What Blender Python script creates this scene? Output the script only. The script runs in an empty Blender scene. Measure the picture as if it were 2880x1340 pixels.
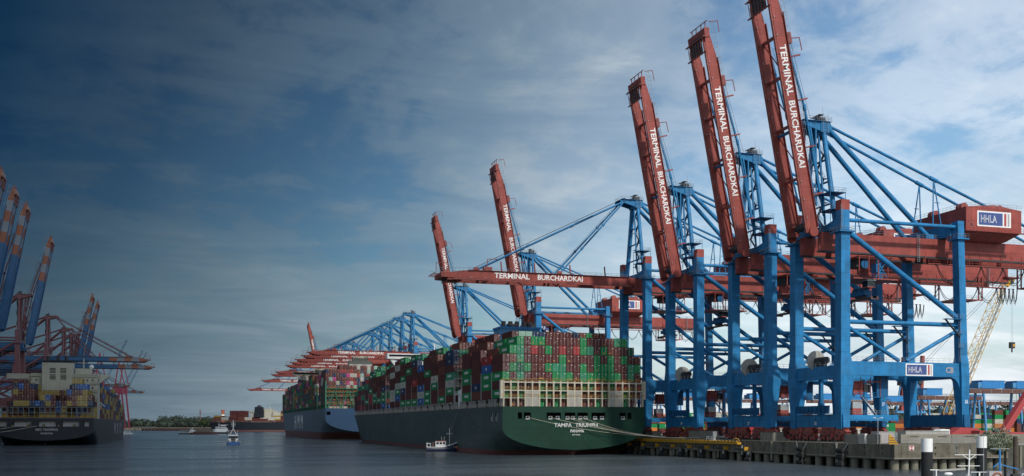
import bpy, bmesh, math, random
from mathutils import Vector, Matrix
R = math.radians
random.seed(7)
# ------------------------------------------------------------------ camera, sky, sun, exposure
# World frame: +Y runs along the quay away from the viewer, +X is landward, z = 0 is the water.
TH = R(17.4)
S_, C_ = math.sin(TH), math.cos(TH)
scene = bpy.context.scene
col = scene.collection
cam_d = bpy.data.cameras.new('camera'); cam = bpy.data.objects.new('camera', cam_d); col.objects.link(cam)
cam.location = (0, 0, 10); cam.rotation_euler = (R(90), 0, -TH)
cam_d.sensor_width = 36; cam_d.lens = 36.25; cam_d.shift_y = 0.183
cam_d.clip_start = 1; cam_d.clip_end = 30000
scene.camera = cam
SUN_EL, SUN_AZ = R(40), math.atan2(0.14, -0.99)       # azimuth measured from +Y towards +X
sund = Vector((math.sin(SUN_AZ)*math.cos(SUN_EL), math.cos(SUN_AZ)*math.cos(SUN_EL), math.sin(SUN_EL)))
sl = bpy.data.lights.new('sun', 'SUN'); sl.energy = 3.4; sl.angle = R(2.0); sl.color = (1, .95, .88)
so = bpy.data.objects.new('sun', sl); col.objects.link(so)
so.rotation_euler = sund.to_track_quat('Z', 'Y').to_euler(); so.location = (200, -200, 400)
scene.view_settings.view_transform = 'Standard'; scene.view_settings.look = 'None'
scene.view_settings.exposure = 0.0; scene.view_settings.gamma = 1

wd = bpy.data.worlds.new('World'); scene.world = wd; wd.use_nodes = True
nt = wd.node_tree; nt.nodes.clear()
def N(t, **k):
    n = nt.nodes.new(t)
    for a, b in k.items(): setattr(n, a, b)
    return n
def L(a, b): nt.links.new(a, b)
def M(op, a, b=None, clamp=False):
    n = N('ShaderNodeMath', operation=op, use_clamp=clamp)
    for i, v in enumerate((a, b)):
        if v is None: continue
        if isinstance(v, (int, float)): n.inputs[i].default_value = v
        else: L(v, n.inputs[i])
    return n.outputs[0]
def RAMP(fac, pts, ease='LINEAR'):
    n = N('ShaderNodeValToRGB'); L(fac, n.inputs[0]); r = n.color_ramp; r.interpolation = ease
    while len(r.elements) < len(pts): r.elements.new(.5)
    for e, (p, c) in zip(r.elements, pts):
        e.position = p; e.color = (c, c, c, 1) if isinstance(c, (int, float)) else (*c, 1)
    return n.outputs[0]
def MIX(f, a, b, bt='MIX'):
    n = N('ShaderNodeMix', data_type='RGBA', blend_type=bt)
    if isinstance(f, (int, float)): n.inputs[0].default_value = f
    else: L(f, n.inputs[0])
    for i, v in ((6, a), (7, b)):
        if isinstance(v, tuple): n.inputs[i].default_value = (*v, 1)
        else: L(v, n.inputs[i])
    return n.outputs[2]
tc = N('ShaderNodeTexCoord'); sx = N('ShaderNodeSeparateXYZ'); L(tc.outputs['Generated'], sx.inputs[0])
dx, dy, dz_ = sx.outputs
sky = N('ShaderNodeTexSky', sky_type='NISHITA', sun_disc=False)
sky.sun_elevation = SUN_EL; sky.sun_rotation = SUN_AZ
sky.air_density = 1.2; sky.dust_density = 1.5; sky.ozone_density = 2
zz = M('MAXIMUM', dz_, 0.0)
pz = M('ADD', zz, 0.20)
cx = N('ShaderNodeCombineXYZ'); L(M('DIVIDE', dx, pz), cx.inputs[0]); L(M('DIVIDE', dy, pz), cx.inputs[1])
def NOISE(scale, detail, rough, sc=(1, 1, 1), rot=0, loc=(0, 0, 0), dist=0):
    mp = N('ShaderNodeMapping'); mp.inputs['Scale'].default_value = sc; mp.inputs['Rotation'].default_value = (0, 0, rot)
    mp.inputs['Location'].default_value = loc
    L(cx.outputs[0], mp.inputs[0])
    n = N('ShaderNodeTexNoise'); n.inputs['Scale'].default_value = scale; n.inputs['Detail'].default_value = detail
    n.inputs['Roughness'].default_value = rough; n.inputs['Distortion'].default_value = dist
    L(mp.outputs[0], n.inputs['Vector']); return n.outputs['Fac']
n1 = NOISE(0.9, 9, .55, (1, .5, 1), R(35), (3.1, 1.7, 0), .4)
n2 = NOISE(8, 5, .6, (1, .8, 1), R(-20), (0.3, .7, 0), .3)
n3 = NOISE(2.6, 8, .6, (.5, 1.3, 1), R(20), (7.3, 1.1, 0), .8)
cl = M('ADD', M('ADD', M('MULTIPLY', n1, .64), M('MULTIPLY', n2, .26)), M('MULTIPLY', n3, .20))
lowb = M('MULTIPLY', M('SUBTRACT', 1.0, M('DIVIDE', zz, .42, ), True), .17)   # clouds close up towards the horizon
cf = RAMP(M('ADD', cl, lowb), [(.535, 0), (.625, .55), (.74, 1)], 'EASE')
SKYK = 0.135
blue = MIX(1.0, sky.outputs[0], (SKYK*.90, SKYK*1.02, SKYK*1.06), 'MULTIPLY')
cshade = RAMP(n3, [(.3, (.58, .65, .73)), (.65, (.92, .95, .98))])
skyc = MIX(M('MULTIPLY', cf, .90), blue, cshade)
# added dimming graded into the sky to the left (away from the quay) and upward
rt = M('SUBTRACT', M('MULTIPLY', dx, C_), M('MULTIPLY', dy, S_))
fw = M('ADD', M('MULTIPLY', dx, S_), M('MULTIPLY', dy, C_))
az = N('ShaderNodeMath', operation='ARCTAN2'); L(rt, az.inputs[0]); L(fw, az.inputs[1])
el = M('MULTIPLY', dz_, -.62)
back = M('MULTIPLY', M('MAXIMUM', M('SUBTRACT', -.72, az.outputs[0]), 0.0), 4.2)      # dimming lifted behind the viewer to add fill light
over = M('MULTIPLY', M('MAXIMUM', M('SUBTRACT', dz_, .47), 0.0), 2.2)   # lifted higher overhead too, for more fill light
fr = M('ADD', M('ADD', M('ADD', az.outputs[0], M('ADD', back, over)), el), M('MULTIPLY', M('SUBTRACT', n1, .5), .10))
SKY_DIM = RAMP(M('MULTIPLY', M('ADD', fr, .665), .8), [(0, (.012, .050, .095)), (.13, (.075, .118, .155)), (.245, (.165, .23, .275)), (.376, (.33, .41, .46)), (.49, (.58, .65, .70)), (.58, (.84, .89, .93)), (.68, (1.02, 1.05, 1.07))])
skyd = MIX(1.0, skyc, SKY_DIM, 'MULTIPLY')
bg = N('ShaderNodeBackground'); L(skyd, bg.inputs[0]); bg.inputs[1].default_value = 1.0
ow = N('ShaderNodeOutputWorld'); L(bg.outputs[0], ow.inputs[0])

# ------------------------------------------------------------------ materials
def mat(name, c, rough=.55, metal=0, var=.18, scale=.35, streak=.0, dirt=(.10, .085, .07), bump=0, wave=0, spec=.5, rnd=0, seam=None):
    m = bpy.data.materials.new(name); m.use_nodes = True
    global nt
    keep = nt; nt = m.node_tree
    b = nt.nodes['Principled BSDF']; b.inputs['Roughness'].default_value = rough; b.inputs['Metallic'].default_value = metal
    b.inputs['Specular IOR Level'].default_value = spec
    t = N('ShaderNodeTexCoord'); c0 = tuple(c)
    nz = N('ShaderNodeTexNoise'); nz.inputs['Scale'].default_value = scale; nz.inputs['Detail'].default_value = 6; nz.inputs['Roughness'].default_value = .65
    L(t.outputs['Object'], nz.inputs['Vector'])
    lo = tuple(x*(1-var) for x in c0); hi = tuple(min(1, x*(1+var)) for x in c0)
    n = N('ShaderNodeValToRGB'); L(nz.outputs['Fac'], n.inputs[0])
    n.color_ramp.elements[0].position = .32; n.color_ramp.elements[0].color = (*lo, 1)
    n.color_ramp.elements[1].position = .68; n.color_ramp.elements[1].color = (*hi, 1)
    out = n.outputs[0]
    if streak:
        mp = N('ShaderNodeMapping'); mp.inputs['Scale'].default_value = (.9, .9, .07); L(t.outputs['Object'], mp.inputs[0])
        z = N('ShaderNodeTexNoise'); z.inputs['Scale'].default_value = 1.0; z.inputs['Detail'].default_value = 7; z.inputs['Roughness'].default_value = .7
        L(mp.outputs[0], z.inputs['Vector'])
        out = MIX(RAMP(z.outputs['Fac'], [(.47, 0), (.75, streak)]), out, dirt)
    if seam:      # welded plates: every plate has aged a little differently, thin darker weld lines between them
        sp = N('ShaderNodeSeparateXYZ'); L(t.outputs['Object'], sp.inputs[0]); cb = N('ShaderNodeCombineXYZ')
        L(M('ADD', sp.outputs[0], sp.outputs[1]), cb.inputs[0]); L(sp.outputs[2], cb.inputs[1])
        bk = N('ShaderNodeTexBrick'); L(cb.outputs[0], bk.inputs['Vector']); bk.inputs['Scale'].default_value = 1
        bk.inputs['Brick Width'].default_value = seam[0]; bk.inputs['Row Height'].default_value = seam[1]; bk.inputs['Mortar Size'].default_value = .05
        bk.inputs['Color1'].default_value = (1-seam[2],)*3+(1,); bk.inputs['Color2'].default_value = (1+seam[2]*.6,)*3+(1,); bk.inputs['Mortar'].default_value = (.62, .62, .62, 1)
        out = MIX(1.0, out, bk.outputs[0], 'MULTIPLY')
    if rnd:
        oi = N('ShaderNodeObjectInfo')
        hsv = N('ShaderNodeHueSaturation'); L(out, hsv.inputs['Color'])
        L(M('ADD', M('MULTIPLY', oi.outputs['Random'], rnd), 1-rnd/2), hsv.inputs['Value']); out = hsv.outputs[0]
    L(out, b.inputs['Base Color'])
    if bump or wave:
        bp = N('ShaderNodeBump'); bp.inputs['Strength'].default_value = .5
        if wave:
            w = N('ShaderNodeTexWave', wave_type='BANDS', bands_direction='Y'); w.inputs['Scale'].default_value = wave
            L(t.outputs['Object'], w.inputs['Vector']); L(w.outputs['Fac'], bp.inputs['Height']); bp.inputs['Distance'].default_value = .05
        else:
            L(nz.outputs['Fac'], bp.inputs['Height']); bp.inputs['Distance'].default_value = bump
        L(bp.outputs[0], b.inputs['Normal'])
    nt = keep
    return m
MT = dict(
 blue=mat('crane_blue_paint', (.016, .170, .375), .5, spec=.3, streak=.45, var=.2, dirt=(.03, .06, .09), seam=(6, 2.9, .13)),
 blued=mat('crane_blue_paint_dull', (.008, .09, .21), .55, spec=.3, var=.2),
 red=mat('crane_red_paint', (.28, .058, .046), .55, spec=.3, streak=.5, var=.2, dirt=(.12, .045, .035), seam=(7, 3.5, .12)),
 redd=mat('bogie_red_oxide', (.25, .058, .046), .6, var=.35, scale=.8),
 dark=mat('dark_machinery', (.025, .026, .03), .6, var=.5, scale=1.5),
 black=mat('black_rubber', (.010, .010, .011), .8, var=.3),
 galv=mat('galvanised_steel', (.36, .38, .39), .45, .6, var=.2),
 white=mat('white_paint', (.74, .74, .72), .5, streak=.12, var=.05),
 grey=mat('grey_plate', (.33, .32, .29), .55, streak=.4, var=.15),
 signblue=mat('sign_blue', (.04, .07, .22), .5, var=.04),
 signred=mat('sign_red', (.35, .05, .05), .5, var=.04),
 signgrey=mat('sign_grey', (.33, .31, .31), .5, var=.04),
 glass=mat('dark_glass', (.012, .018, .022), .08, var=.1),
 rope=mat('mooring_rope', (.48, .44, .35), .9, var=.2, scale=3),
 cream=mat('lashing_cream', (.50, .45, .35), .6, streak=.45, var=.12, dirt=(.24, .14, .07)),
 tan=mat('lattice_yellow', (.58, .38, .12), .5, var=.15),
 yellow=mat('yellow_paint', (.50, .26, .015), .5, streak=.35, var=.12),
 orange=mat('orange_paint', (.55, .14, .03), .5, var=.12),
 conc=mat('quay_concrete', (.125, .110, .082), .9, streak=.9, var=.38, scale=.45, dirt=(.026, .024, .016), bump=.05),
 conc2=mat('pale_concrete', (.20, .185, .155), .9, streak=.45, var=.2, scale=.3, dirt=(.16, .14, .10), bump=.04),
 algae=mat('wet_dark_wall', (.055, .055, .04), .75, streak=.6, var=.45, scale=.5, dirt=(.02, .024, .014), bump=.05),
 pile=mat('pile_concrete', (.17, .16, .12), .85, streak=.5, var=.3, dirt=(.03, .035, .02)),
 void=mat('painted_recess_shade', (.012, .013, .013), .9, var=.2),  # near-black colour stands in for shade inside gaps and openings
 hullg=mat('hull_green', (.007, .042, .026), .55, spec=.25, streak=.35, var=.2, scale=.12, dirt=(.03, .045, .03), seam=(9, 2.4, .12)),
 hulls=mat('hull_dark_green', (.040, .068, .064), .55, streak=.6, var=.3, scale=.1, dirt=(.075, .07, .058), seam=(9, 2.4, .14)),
 boot=mat('antifouling_red', (.13, .042, .036), .7, streak=.5, var=.25, dirt=(.06, .05, .04)),
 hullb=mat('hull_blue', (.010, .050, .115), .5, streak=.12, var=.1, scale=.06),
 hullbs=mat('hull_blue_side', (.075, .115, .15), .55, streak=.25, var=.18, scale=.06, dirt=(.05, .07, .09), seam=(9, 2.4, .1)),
 hullk=mat('hull_black', (.008, .011, .018), .5, spec=.3, streak=.3, var=.2, scale=.08, dirt=(.03, .03, .035)),
 navy=mat('navy_hull', (.012, .02, .055), .4, var=.2),
 boatblue=mat('boat_blue_hull', (.02, .10, .30), .4, var=.1),
 lashd=mat('lashing_dull_grey', (.12, .13, .12), .6, var=.3),
 lashg=mat('lashing_green', (.03, .14, .075), .55, var=.2),
 superc=mat('superstructure_cream_dimmed', (.38, .37, .30), .55, streak=.35, var=.08, dirt=(.32, .17, .08)),  # cream lowered to put the dimness at the left into the colour
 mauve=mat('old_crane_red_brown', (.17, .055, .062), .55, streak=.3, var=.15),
 boomw=mat('boom_white_dimmed', (.20, .22, .25), .6, var=.1),  # white darkened so the left cranes carry the dimness in their colour
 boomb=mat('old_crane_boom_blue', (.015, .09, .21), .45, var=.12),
 boomo=mat('boom_orange_dimmed', (.27, .085, .04), .5, var=.1),  # orange lowered to imitate dim light on the left cranes; buoys share it
 pink=mat('far_crane_red', (.42, .05, .09), .5, var=.15),
 rust=mat('rust_rail_beam', (.10, .05, .042), .75, var=.35, scale=.8),
 lblue=mat('light_blue_paint', (.06, .22, .42), .5, var=.12),
 hblue=mat('cabin_blue', (.02, .17, .42), .5, var=.1),
 wood=mat('weathered_timber', (.06, .045, .032), .9, streak=.5, var=.35, scale=1),
 bark=mat('bark', (.06, .05, .04), .9, var=.3, scale=2),
 leaff=mat('far_foliage', (.016, .028, .016), .8, var=.4, scale=.05),
 leaf=mat('foliage', (.03, .052, .018), .7, var=.45, scale=.12),
 leafl=mat('foliage_light', (.10, .13, .045), .7, var=.35, scale=.6),
 leafg=mat('foliage_silver', (.22, .25, .17), .7, var=.35, scale=.9),
 paving=mat('quay_paving', (.20, .195, .18), .9, var=.25, scale=.15),
 earth=mat('river_bank', (.10, .085, .06), .95, var=.3, scale=.02),
)
CC = dict(green=(.008, .20, .06), teal=(.022, .22, .115), maroon=(.090, .022, .020), brown=(.135, .040, .028), red=(.30, .030, .030),
          navy=(.016, .034, .085), blue=(.025, .10, .30), grey=(.42, .41, .35), mint=(.26, .42, .34), yellow=(.30, .21, .05),
          magenta=(.48, .05, .22), orange=(.50, .16, .035), darkgreen=(.012, .085, .045))
CW = dict(green='green', teal='teal green', maroon='maroon', brown='reddish brown', red='bright red', navy='navy blue', blue='mid blue', grey='pale grey',
          mint='mint green', yellow='mustard yellow', magenta='magenta pink', orange='orange', darkgreen='dark green')
CM = {k: mat('container_'+k, v, .6, spec=.25, streak=.22, var=.12, scale=.5, wave=1.15, rnd=.22, dirt=(.09, .07, .05)) for k, v in CC.items()}
# ------------------------------------------------------------------ mesh helpers
class MB:
    def __init__(s): s.v = []; s.f = []; s.m = []; s.sm = []; s.mats = []
    def mi(s, m):
        if m not in s.mats: s.mats.append(m)
        return s.mats.index(m)
    def add(s, vs, fs, m, smooth=False):
        o = len(s.v); s.v.extend([tuple(p) for p in vs]); k = s.mi(m)
        for f in fs: s.f.append(tuple(i+o for i in f)); s.m.append(k); s.sm.append(smooth)
        return s
    def box(s, x0, x1, y0, y1, z0, z1, m):
        vs = [(x, y, z) for z in (z0, z1) for x, y in ((x0, y0), (x1, y0), (x1, y1), (x0, y1))]
        return s.add(vs, [(3, 2, 1, 0), (4, 5, 6, 7), (0, 1, 5, 4), (1, 2, 6, 5), (2, 3, 7, 6), (3, 0, 4, 7)], m)
    def loft(s, rings, m, smooth=False, caps=True):
        n = len(rings[0]); vs = [p for r in rings for p in r]; fs = []
        for i in range(len(rings)-1):
            for j in range(n):
                a, b = i*n+j, i*n+(j+1) % n; fs.append((a, b, b+n, a+n))
        s.add(vs, fs, m, smooth)
        if caps:
            s.add(rings[0], [tuple(range(n-1, -1, -1))], m); s.add(rings[-1], [tuple(range(n))], m)
        return s
    def bloft(s, lv, m):       # (z, cx, cy, wx, wy)
        return s.loft([[(cx-wx/2, cy-wy/2, z), (cx+wx/2, cy-wy/2, z), (cx+wx/2, cy+wy/2, z), (cx-wx/2, cy+wy/2, z)] for z, cx, cy, wx, wy in lv], m)
    def frame(s, p, q):
        d = (Vector(q)-Vector(p)); l = d.length; d = d/l if l else Vector((0, 0, 1))
        up = Vector((0, 0, 1)) if abs(d.z) < .95 else Vector((1, 0, 0))
        a = d.cross(up).normalized(); b = a.cross(d).normalized(); return a, b
    def tube(s, p, q, r, m, n=8, r2=None):
        a, b = s.frame(p, q); p = Vector(p); q = Vector(q); r2 = r if r2 is None else r2
        rg = [[c+(a*math.cos(t)+b*math.sin(t))*rr for t in (2*math.pi*i/n for i in range(n))] for c, rr in ((p, r), (q, r2))]
        return s.loft(rg, m, n > 4)
    def bar(s, p, q, w, h, m):
        a, b = s.frame(p, q); p = Vector(p); q = Vector(q)
        rg = [[c-a*w/2-b*h/2, c+a*w/2-b*h/2, c+a*w/2+b*h/2, c-a*w/2+b*h/2] for c in (p, q)]
        return s.loft(rg, m)
    def path(s, pts, r, m, n=5):
        for i in range(len(pts)-1): s.tube(pts[i], pts[i+1], r, m, n)
        return s
    def poly(s, pts, axis, a0, a1, m):   # prism of a 2D polygon; axis 'y': pts (x,z), 'x': pts (y,z), 'z': pts (x,y)
        def P(p, t): return (p[0], t, p[1]) if axis == 'y' else (t, p[0], p[1]) if axis == 'x' else (p[0], p[1], t)
        return s.loft([[P(p, a0) for p in pts], [P(p, a1) for p in pts]], m)
    def disc(s, c, axis, r, th, m, n=20):
        c = Vector(c); d = {'x': Vector((1, 0, 0)), 'y': Vector((0, 1, 0)), 'z': Vector((0, 0, 1))}[axis]
        return s.tube(c-d*th/2, c+d*th/2, r, m, n)
    def rail(s, pts, m, h=1.1, step=2.0, r=.035):
        for i in range(len(pts)-1):
            p, q = Vector(pts[i]), Vector(pts[i+1]); n = max(1, int((q-p).length/step))
            for z in (h, h*.5): s.tube(p+Vector((0, 0, z)), q+Vector((0, 0, z)), r, m, 4)
            for k in range(n+1):
                c = p.lerp(q, k/n); s.tube(c, c+Vector((0, 0, h)), r, m, 4)
        return s
    def sphere(s, c, r, m, n=10, sc=(1, 1, 1)):
        rg = []
        for i in range(1, n):
            a = math.pi*i/n
            rg.append([(c[0]+r*sc[0]*math.sin(a)*math.cos(t), c[1]+r*sc[1]*math.sin(a)*math.sin(t), c[2]-r*sc[2]*math.cos(a)) for t in (2*math.pi*j/(n+2) for j in range(n+2))])
        return s.loft(rg, m, True)
    def build(s, name, parent=None, off=(0, 0, 0), **tags):
        me = bpy.data.meshes.new(name)
        ox, oy, oz = off
        me.from_pydata([(x-ox, y-oy, z-oz) for x, y, z in s.v], [], s.f)
        for m in s.mats: me.materials.append(m)
        me.polygons.foreach_set('material_index', s.m); me.polygons.foreach_set('use_smooth', s.sm)
        me.update()
        bm = bmesh.new(); bm.from_mesh(me); bmesh.ops.recalc_face_normals(bm, faces=bm.faces); bm.to_mesh(me); bm.free()
        o = bpy.data.objects.new(name, me); col.objects.link(o)
        if parent: o.parent = parent
        elif off != (0, 0, 0): o.location = off
        for k, v in tags.items(): o[k] = v
        return o
def empty(name, loc, rz=0, **tags):
    o = bpy.data.objects.new(name, None); col.objects.link(o); o.location = loc; o.rotation_euler = (0, 0, rz); o.empty_display_size = .5
    for k, v in tags.items(): o[k] = v
    return o
def copy_tree(o, parent=None):
    c = o.copy(); col.objects.link(c)
    if parent: c.parent = parent
    for ch in o.children: copy_tree(ch, c)
    return c
def text(body, m, cap, width, ctr, ex=(1, 0, 0), ez=(0, 0, 1), bold=.012, th=.03, name='lettering', parent=None, off=(0, 0, 0), sp=1.0):
    cu = bpy.data.curves.new('txt', 'FONT'); cu.body = body; cu.align_x = 'LEFT'; cu.size = 1; cu.offset = bold; cu.extrude = .5; cu.resolution_u = 2
    cu.space_character = sp
    to = bpy.data.objects.new('txt', cu); col.objects.link(to)
    bpy.context.view_layer.update()
    me = bpy.data.meshes.new_from_object(to.evaluated_get(bpy.context.evaluated_depsgraph_get()))
    bpy.data.objects.remove(to); bpy.data.curves.remove(cu)
    xs = [v.co.x for v in me.vertices]; ys = [v.co.y for v in me.vertices]
    x0, x1, y0, y1 = min(xs), max(xs), min(ys), max(ys)
    ex = Vector(ex).normalized(); ez = Vector(ez).normalized(); nrm = ex.cross(ez); c = Vector(ctr)-Vector(off)
    for v in me.vertices:
        a = ((v.co.x-x0)/(x1-x0)-.5)*width; b = ((v.co.y-y0)/(y1-y0)-.5)*cap
        v.co = c+ex*a+ez*b+nrm*(v.co.z*th)
    me.materials.clear(); me.materials.append(m)
    o = bpy.data.objects.new(name, me); col.objects.link(o)
    if parent: o.parent = parent
    return o
def at(u, d):                      # ground point on a bearing (u, in 2880ths) at depth d
    r = (u-1440)/2900*d
    return r*C_+d*S_, d*C_-r*S_
ORD = ['', 'first', 'second', 'third', 'fourth', 'fifth', 'sixth', 'seventh', 'eighth', 'ninth', 'tenth', 'eleventh', 'twelfth', 'thirteenth', 'fourteenth',
       'fifteenth', 'sixteenth', 'seventeenth', 'eighteenth', 'nineteenth', 'twentieth', 'twenty-first', 'twenty-second', 'twenty-third', 'twenty-fourth']
QZ = 5.7
# ------------------------------------------------------------------ cranes
def crane(name, dz, up, pal, letters=True, stripes=False, numb=None):
    B, BD, RD, BO = pal['b'], pal['bd'], pal['r'], pal['boom']
    root = empty(name, (0, 0, QZ)); off = (0, 0, QZ)
    def bd(mb, nm, par=None): return mb.build(nm, par or root, off if (par is None or par == root) else off)
    ZG = 57.2+dz; ZT = ZG+3.5            # girder bottom / top
    for sy in (-1, 1):
        y = 10.5*sy
        mb = MB().bloft([(9.1, 0, y, 2.3, 2.3), (14, 0, y, 2.7, 2.5), (21.5, .25, y-.1*sy, 3.9, 3.5), (23, .3, y, 4.1, 3.5), (26.7, .1, y, 3.3, 3.0), (28.5, 0, y, 2.75, 2.7), (60+dz, 0, y, 2.65, 2.65),
                        (60.01+dz, 0, y, 2.45, 2.45), (65.4+dz, 0, y, 2.45, 2.45)], B)
        mb.box(-1.15, 1.15, y-1.25, y-1.22, 41, 41.1, BD)
        lg = bd(mb, 'leg')
        bd(MB().box(-1.25, 1.25, y-1.25, y+1.25, 65.4+dz, 68+dz, RD), 'leg_cap', lg)
        p = MB().box(-2.3, 2.2, y-2.2, y+2.2, 59.6+dz, 59.95+dz, B)
        p.rail([(-2.3, y-2.2, 59.95+dz), (2.2, y-2.2, 59.95+dz), (2.2, y+2.2, 59.95+dz), (-2.3, y+2.2, 59.95+dz), (-2.3, y-2.2, 59.95+dz)], MT['galv'], step=1.2)
        for k in range(9): p.box(-1.75, -1.25, y-1.9, y-1.3, 60.2+dz+k*.75, 60.25+dz+k*.75, MT['galv'])
        for a in (-1.75, -1.25): p.tube((a, y-1.9, 60+dz), (a, y-1.9, 66.5+dz), .04, MT['galv'], 4)
        bd(p, 'leg_platform', lg)
        mb = MB().bloft([(9.3, 37.6, y, 2.1, 2.3), (15, 37.4, y, 2.3, 2.5), (22.5, 37.2, y-.3*sy, 2.6, 3.6), (26.7, 37.0, y, 2.5, 3.1), (28.5, 37.0, y, 2.2, 2.5), (60+dz, 36.1, y, 2.0, 2.35), (64.6+dz, 36.0, y, 2.0, 2.2)], B)
        lg2 = bd(mb, 'leg')
        p = MB().box(34.2, 38, y-2, y+2, 59.6+dz, 59.95+dz, B)
        p.rail([(34.2, y-2, 59.95+dz), (38, y-2, 59.95+dz), (38, y+2, 59.95+dz), (34.2, y+2, 59.95+dz), (34.2, y-2, 59.95+dz)], MT['galv'], step=1.2)
        bd(p, 'leg_platform', lg2)
        # ladders and resting platforms on the landside leg
        p = MB(); xx = 35.3
        for a in (-.3, .3): p.tube((xx, y-1.5+a, 27), (xx, y-1.5+a, 38), .05, MT['galv'], 4)
        for k in range(22): p.tube((xx, y-1.8, 27+k*.5), (xx, y-1.2, 27+k*.5), .035, MT['galv'], 4)
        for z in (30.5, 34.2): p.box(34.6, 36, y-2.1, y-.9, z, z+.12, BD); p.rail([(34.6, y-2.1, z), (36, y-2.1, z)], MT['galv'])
        bd(p, 'ladder', lg2)
        # portal beam with curved haunches
        mb = MB().poly([(1.9, 22.9), (34.5, 22.9), (36.2, 22.9), (36.2, 26.6), (1.2, 26.6), (1.2, 22.9)], 'y', y-.85, y+.85, B)
        for x0, d in ((1.7, 1), (36.1, -1)):
            mb.poly([(x0, 22.91), (x0+d*3.2, 22.91), (x0+d*1.6, 22.3), (x0+d*.6, 21.0), (x0, 19.2)][::(1 if d > 0 else -1)], 'y', y-.8, y+.8, B)
        pb = bd(mb, 'portal_beam')
        bd(MB().rail([(2, y-.7, 26.6), (34.5, y-.7, 26.6)], MT['galv'], step=1.8), 'handrail', pb)
        if sy < 0 and letters:
            sg = MB().box(18.6, 27.2, y-.93, y-.86, 23.05, 26.25, MT['white']).box(18.95, 25.2, y-.95, y-.93, 23.35, 25.95, MT['signblue'])
            sg.box(25.6, 26.15, y-.95, y-.93, 23.35, 25.95, MT['signred']).box(26.45, 26.8, y-.95, y-.93, 23.35, 25.95, MT['signgrey'])
            sgo = bd(sg, 'sign', pb)
            text('HHLA', MT['white'], 1.5, 4.3, (21.6, y-.96, 24.65), parent=sgo, off=off, name='lettering')
            text('HHLA', MT['signblue'], 1.42, 4.22, (21.6, y-1.0, 24.65), parent=sgo, off=off, name='lettering', bold=-.035)
            text('CB', MT['signgrey'], 1.6, 2.5, (32.6, y-.9, 24.7), parent=pb, off=off, name='lettering', bold=.03)
        # tubes
        for p0, p1, r in (((1.2, y, 36.8), (36, y, 36.9), .58), ((1.3, y, 35.6), (17.2, y, 27.0), .52), ((36, y, 35.5), (19.5, y, 27.0), .52),
                          ((1.2, y, 60.2+dz), (36, y, 38.6), .72), ((1.2, y, 63+dz), (35.2, y, 63.1+dz), .5)):
            bd(MB().tube(p0, p1, r, B, 12), 'brace')
        st = MB().box(30.5, 36, y-2.2, y-.6, 38.2, 38.35, B).rail([(30.5, y-2.2, 38.35), (36, y-2.2, 38.35)], MT['galv'], step=1)
        st.bar((30.6, y-1.6, 38.2), (35.2, y-1.6, 33.5), .7, .12, MT['dark'])
        for k in range(12): st.box(30.6+k*.4, 30.9+k*.4, y-2, y-1.2, 38-k*.4, 38.05-k*.4, MT['galv'])
        bd(st, 'stair')
    # beams along the rails
    for x, z0, z1, w in ((0, 22.2, 25.6, 2.0), (37.1, 22.6, 25.8, 1.8)):
        bd(MB().box(x-w/2, x+w/2, -8.8, 8.8, z0, z1, B).rail([(x-w/2, -8.8, z1), (x-w/2, 8.8, z1)], MT['galv']), 'cross_beam')
    for i, x in enumerate((0, 37.6)):
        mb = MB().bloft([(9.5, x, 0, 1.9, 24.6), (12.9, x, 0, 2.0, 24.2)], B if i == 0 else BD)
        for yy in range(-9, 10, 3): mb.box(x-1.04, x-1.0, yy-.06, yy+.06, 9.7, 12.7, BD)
        sb = bd(mb, 'sill_beam')
        if i == 0:
            g = MB()
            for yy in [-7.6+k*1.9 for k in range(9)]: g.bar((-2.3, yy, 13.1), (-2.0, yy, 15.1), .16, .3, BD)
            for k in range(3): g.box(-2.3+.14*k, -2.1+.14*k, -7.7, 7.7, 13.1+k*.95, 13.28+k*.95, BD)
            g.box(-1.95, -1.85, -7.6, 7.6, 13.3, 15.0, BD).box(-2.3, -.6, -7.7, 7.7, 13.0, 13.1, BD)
            bd(g, 'walkway_screen', sb)
            if numb: 
                text(numb, MT['white'], .95, 1.1, (-1.06, 0, 10.6), ex=(0, -1, 0), parent=sb, off=off, name='number')
                nb = MB().box(37.0, 38.2, -11.83, -11.75, 15.6, 17.1, MT['hblue']).build('number_plate', root, off)
                text(numb, MT['white'], .9, .95, (37.6, -11.85, 16.35), parent=nb, off=off, name='number')
    # upper transverse beams
    bd(MB().poly([(-9.3, 60.9+dz), (9.3, 60.9+dz), (9.3, 63.4+dz), (5, 62.6+dz), (-5, 62.6+dz), (-9.3, 63.4+dz)], 'x', -1.2, 1.2, B), 'hinge_beam')
    bd(MB().poly([(-9.4, 60.9+dz), (9.4, 60.9+dz), (9.4, 64.2+dz), (-9.4, 64.2+dz)], 'x', 34.6, 36.8, B), 'cross_beam')
    # A frame
    af = MB()
    for sy in (-1, 1):
        af.tube((0, 7.4*sy, 63+dz), (0, 2.2*sy, 87.8+dz), .68, B, 12)
        af.tube((-1.6, 5.2*sy, 62.6+dz), (-1.2, 1.5*sy, 87.8+dz), .28, B, 6)
    for z, w in ((68, 6.5), (74, 5.2), (80, 3.9)): af.box(-.5, .2, -w, w, z+dz, z+.3+dz, B)
    afo = bd(af, 'a_frame')
    stp = MB(); z = 63.0+dz; k = 0
    while z < 86+dz:
        w = (2.6 if k % 2 else -.4)
        stp.bar((1.2, w, z), (1.2, 2.2-w, z+3.2), .6, .14, MT['dark']); stp.box(.7, 1.9, (3.0 if k % 2 == 0 else -1.6), (4.0 if k % 2 == 0 else -.4), z+3.1, z+3.2, BD)
        stp.rail([(1.7, w, z), (1.7, 2.2-w, z+3.2)], MT['galv'], step=.8); z += 3.2; k += 1
    bd(stp, 'stair', afo)
    pl = MB()
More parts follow.
